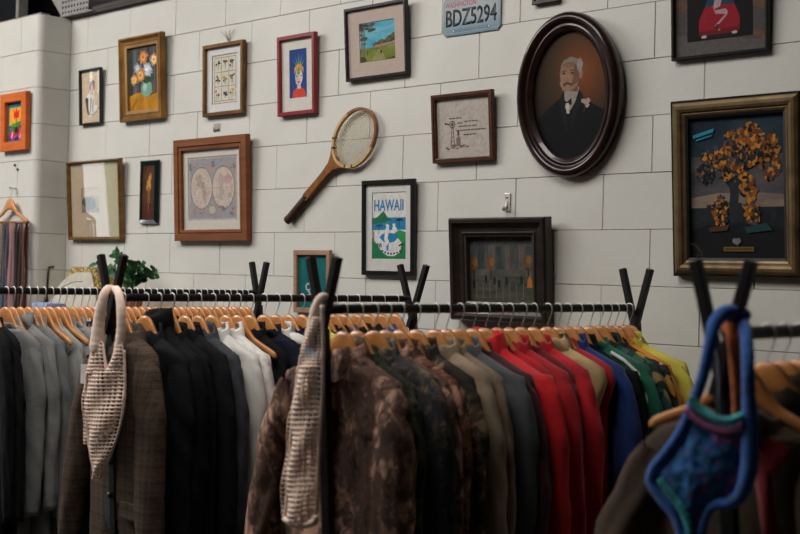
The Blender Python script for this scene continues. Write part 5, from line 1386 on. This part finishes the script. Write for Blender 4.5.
def panel(px, Y, mat, parent, name, bulge=.02, th=.008):
    c = at(sum(p[0] for p in px) / len(px), sum(p[1] for p in px) / len(px), Y)
    V, F = [], []; n = len(px); R = 5
    for r in range(1, R + 1):
        for x, y in px:
            p = c.lerp(at(x, y, Y), r / R); p.y -= bulge * (1 - (r / R) ** 2) - .004 * nz(p.x * 40, p.z * 40, 2); V.append(p)
    V.append(c + Vector((0, -bulge, 0))); k0 = len(V) - 1
    for k in range(n): F.append((k0, k, (k + 1) % n))
    for r in range(R - 1):
        for k in range(n): F.append((r * n + k, (r + 1) * n + k, (r + 1) * n + (k + 1) % n, r * n + (k + 1) % n))
    o = part(name, smooth_mesh(name, V, F), parent, mat)
    s_ = o.modifiers.new('thickness', 'SOLIDIFY'); s_.thickness = th
    return o
t = hang('crochet_halter', 'blue crochet halter top with granny square motif hung on the nearest post', 'crochet top')
panel([(692, 402), (702, 410), (714, 418), (728, 421), (746, 416), (747, 450), (744, 486), (733, 500), (718, 503), (706, 512), (700, 530), (696, 556), (682, 556), (676, 524), (664, 502), (652, 484), (655, 468), (668, 452), (682, 430)], YD, granny(), t, 'motif_panel')
cord('strap', [(746, 316, .075), (735, 312, .05), (723, 314, .03), (714, 326, .01), (709, 348), (703, 376), (693, 404), (682, 430), (667, 452), (654, 468), (651, 483), (662, 500), (676, 518), (684, 548)], YD - .006, [.012, .013, .014, .013, .0115, .011, .011, .0105, .010, .010, .010, .010, .010, .009], CB, t, 12, (1, .7, 1), .05)
cord('strap', [(741, 318, .075), (746, 334, .03), (748, 365), (749, 400), (750, 440), (749, 470), (741, 494), (730, 503), (716, 505), (706, 516), (700, 545)], YD - .006, [.012, .012, .012, .013, .016, .016, .013, .011, .009, .008, .008], CB, t, 12, (1, .7, 1), .05)
MULTI = fabric('#2f8f92', .95, .35, fold=40); PINK = fabric('#8a4a72', .95, .35, fold=40)
cord('neck_trim', [(691, 398), (699, 408), (712, 417), (728, 421), (743, 416)], YD - .016, .0075, MULTI, t, 10, None, .15)
cord('neck_trim', [(686, 410), (697, 420), (712, 428), (728, 431), (743, 427)], YD - .014, .006, PINK, t, 10, None, .15)
cord('hem_trim', [(660, 480), (670, 494), (682, 510), (690, 530), (692, 552)], YD - .018, .0065, MULTI, t, 10, None, .15)
t = hang('beaded_cord', 'grey beaded cord hanging inside the blue crochet top', 'cord')
D = []
for i in range(26):
    f = i / 25; p = at(714 + 9 * f + 2 * sin(f * 5), 336 + 82 * f, YD + .012)
    D.append(tube_data([p + Vector((0, 0, .0055)), p + Vector((0, 0, .004)), p, p - Vector((0, 0, .004)), p - Vector((0, 0, .0055))], [.0008, .0035, .0048, .0035, .0008], 8))
part('beads', smooth_mesh('beads', *merge(D)), t, plain('grey_bead', '#6f7480', .5))
t = hang('knitted_strap', 'orange knitted strap hung in the fork of the nearest post', 'strap')
cord('strap', [(724, 330, .045), (731, 326, .02), (735, 340), (737, 362), (738, 395), (737, 430)], YD + .03, [.010, .014, .016, .015, .012, .008], fabric('#a8521c', .95, .25, fold=50), t, 12, (1, .6, 1), .06)
REDK = fabric('#8f1418', .95, .2)
t = hang('knitted_halter', 'red knitted top hanging behind the blue crochet top', 'knitted top')
cord('strap', [(744, 352, .03), (741, 372), (744, 400), (750, 425), (754, 442)], YD + .045, [.009, .010, .010, .012, .014], REDK, t, 10, (1, .6, 1), .05)
panel([(748, 430), (760, 436), (776, 441), (790, 447), (792, 456), (782, 466), (772, 470), (774, 500), (780, 548), (764, 548), (758, 500), (752, 462)], YD + .05, REDK, t, 'panel', .012, .006)
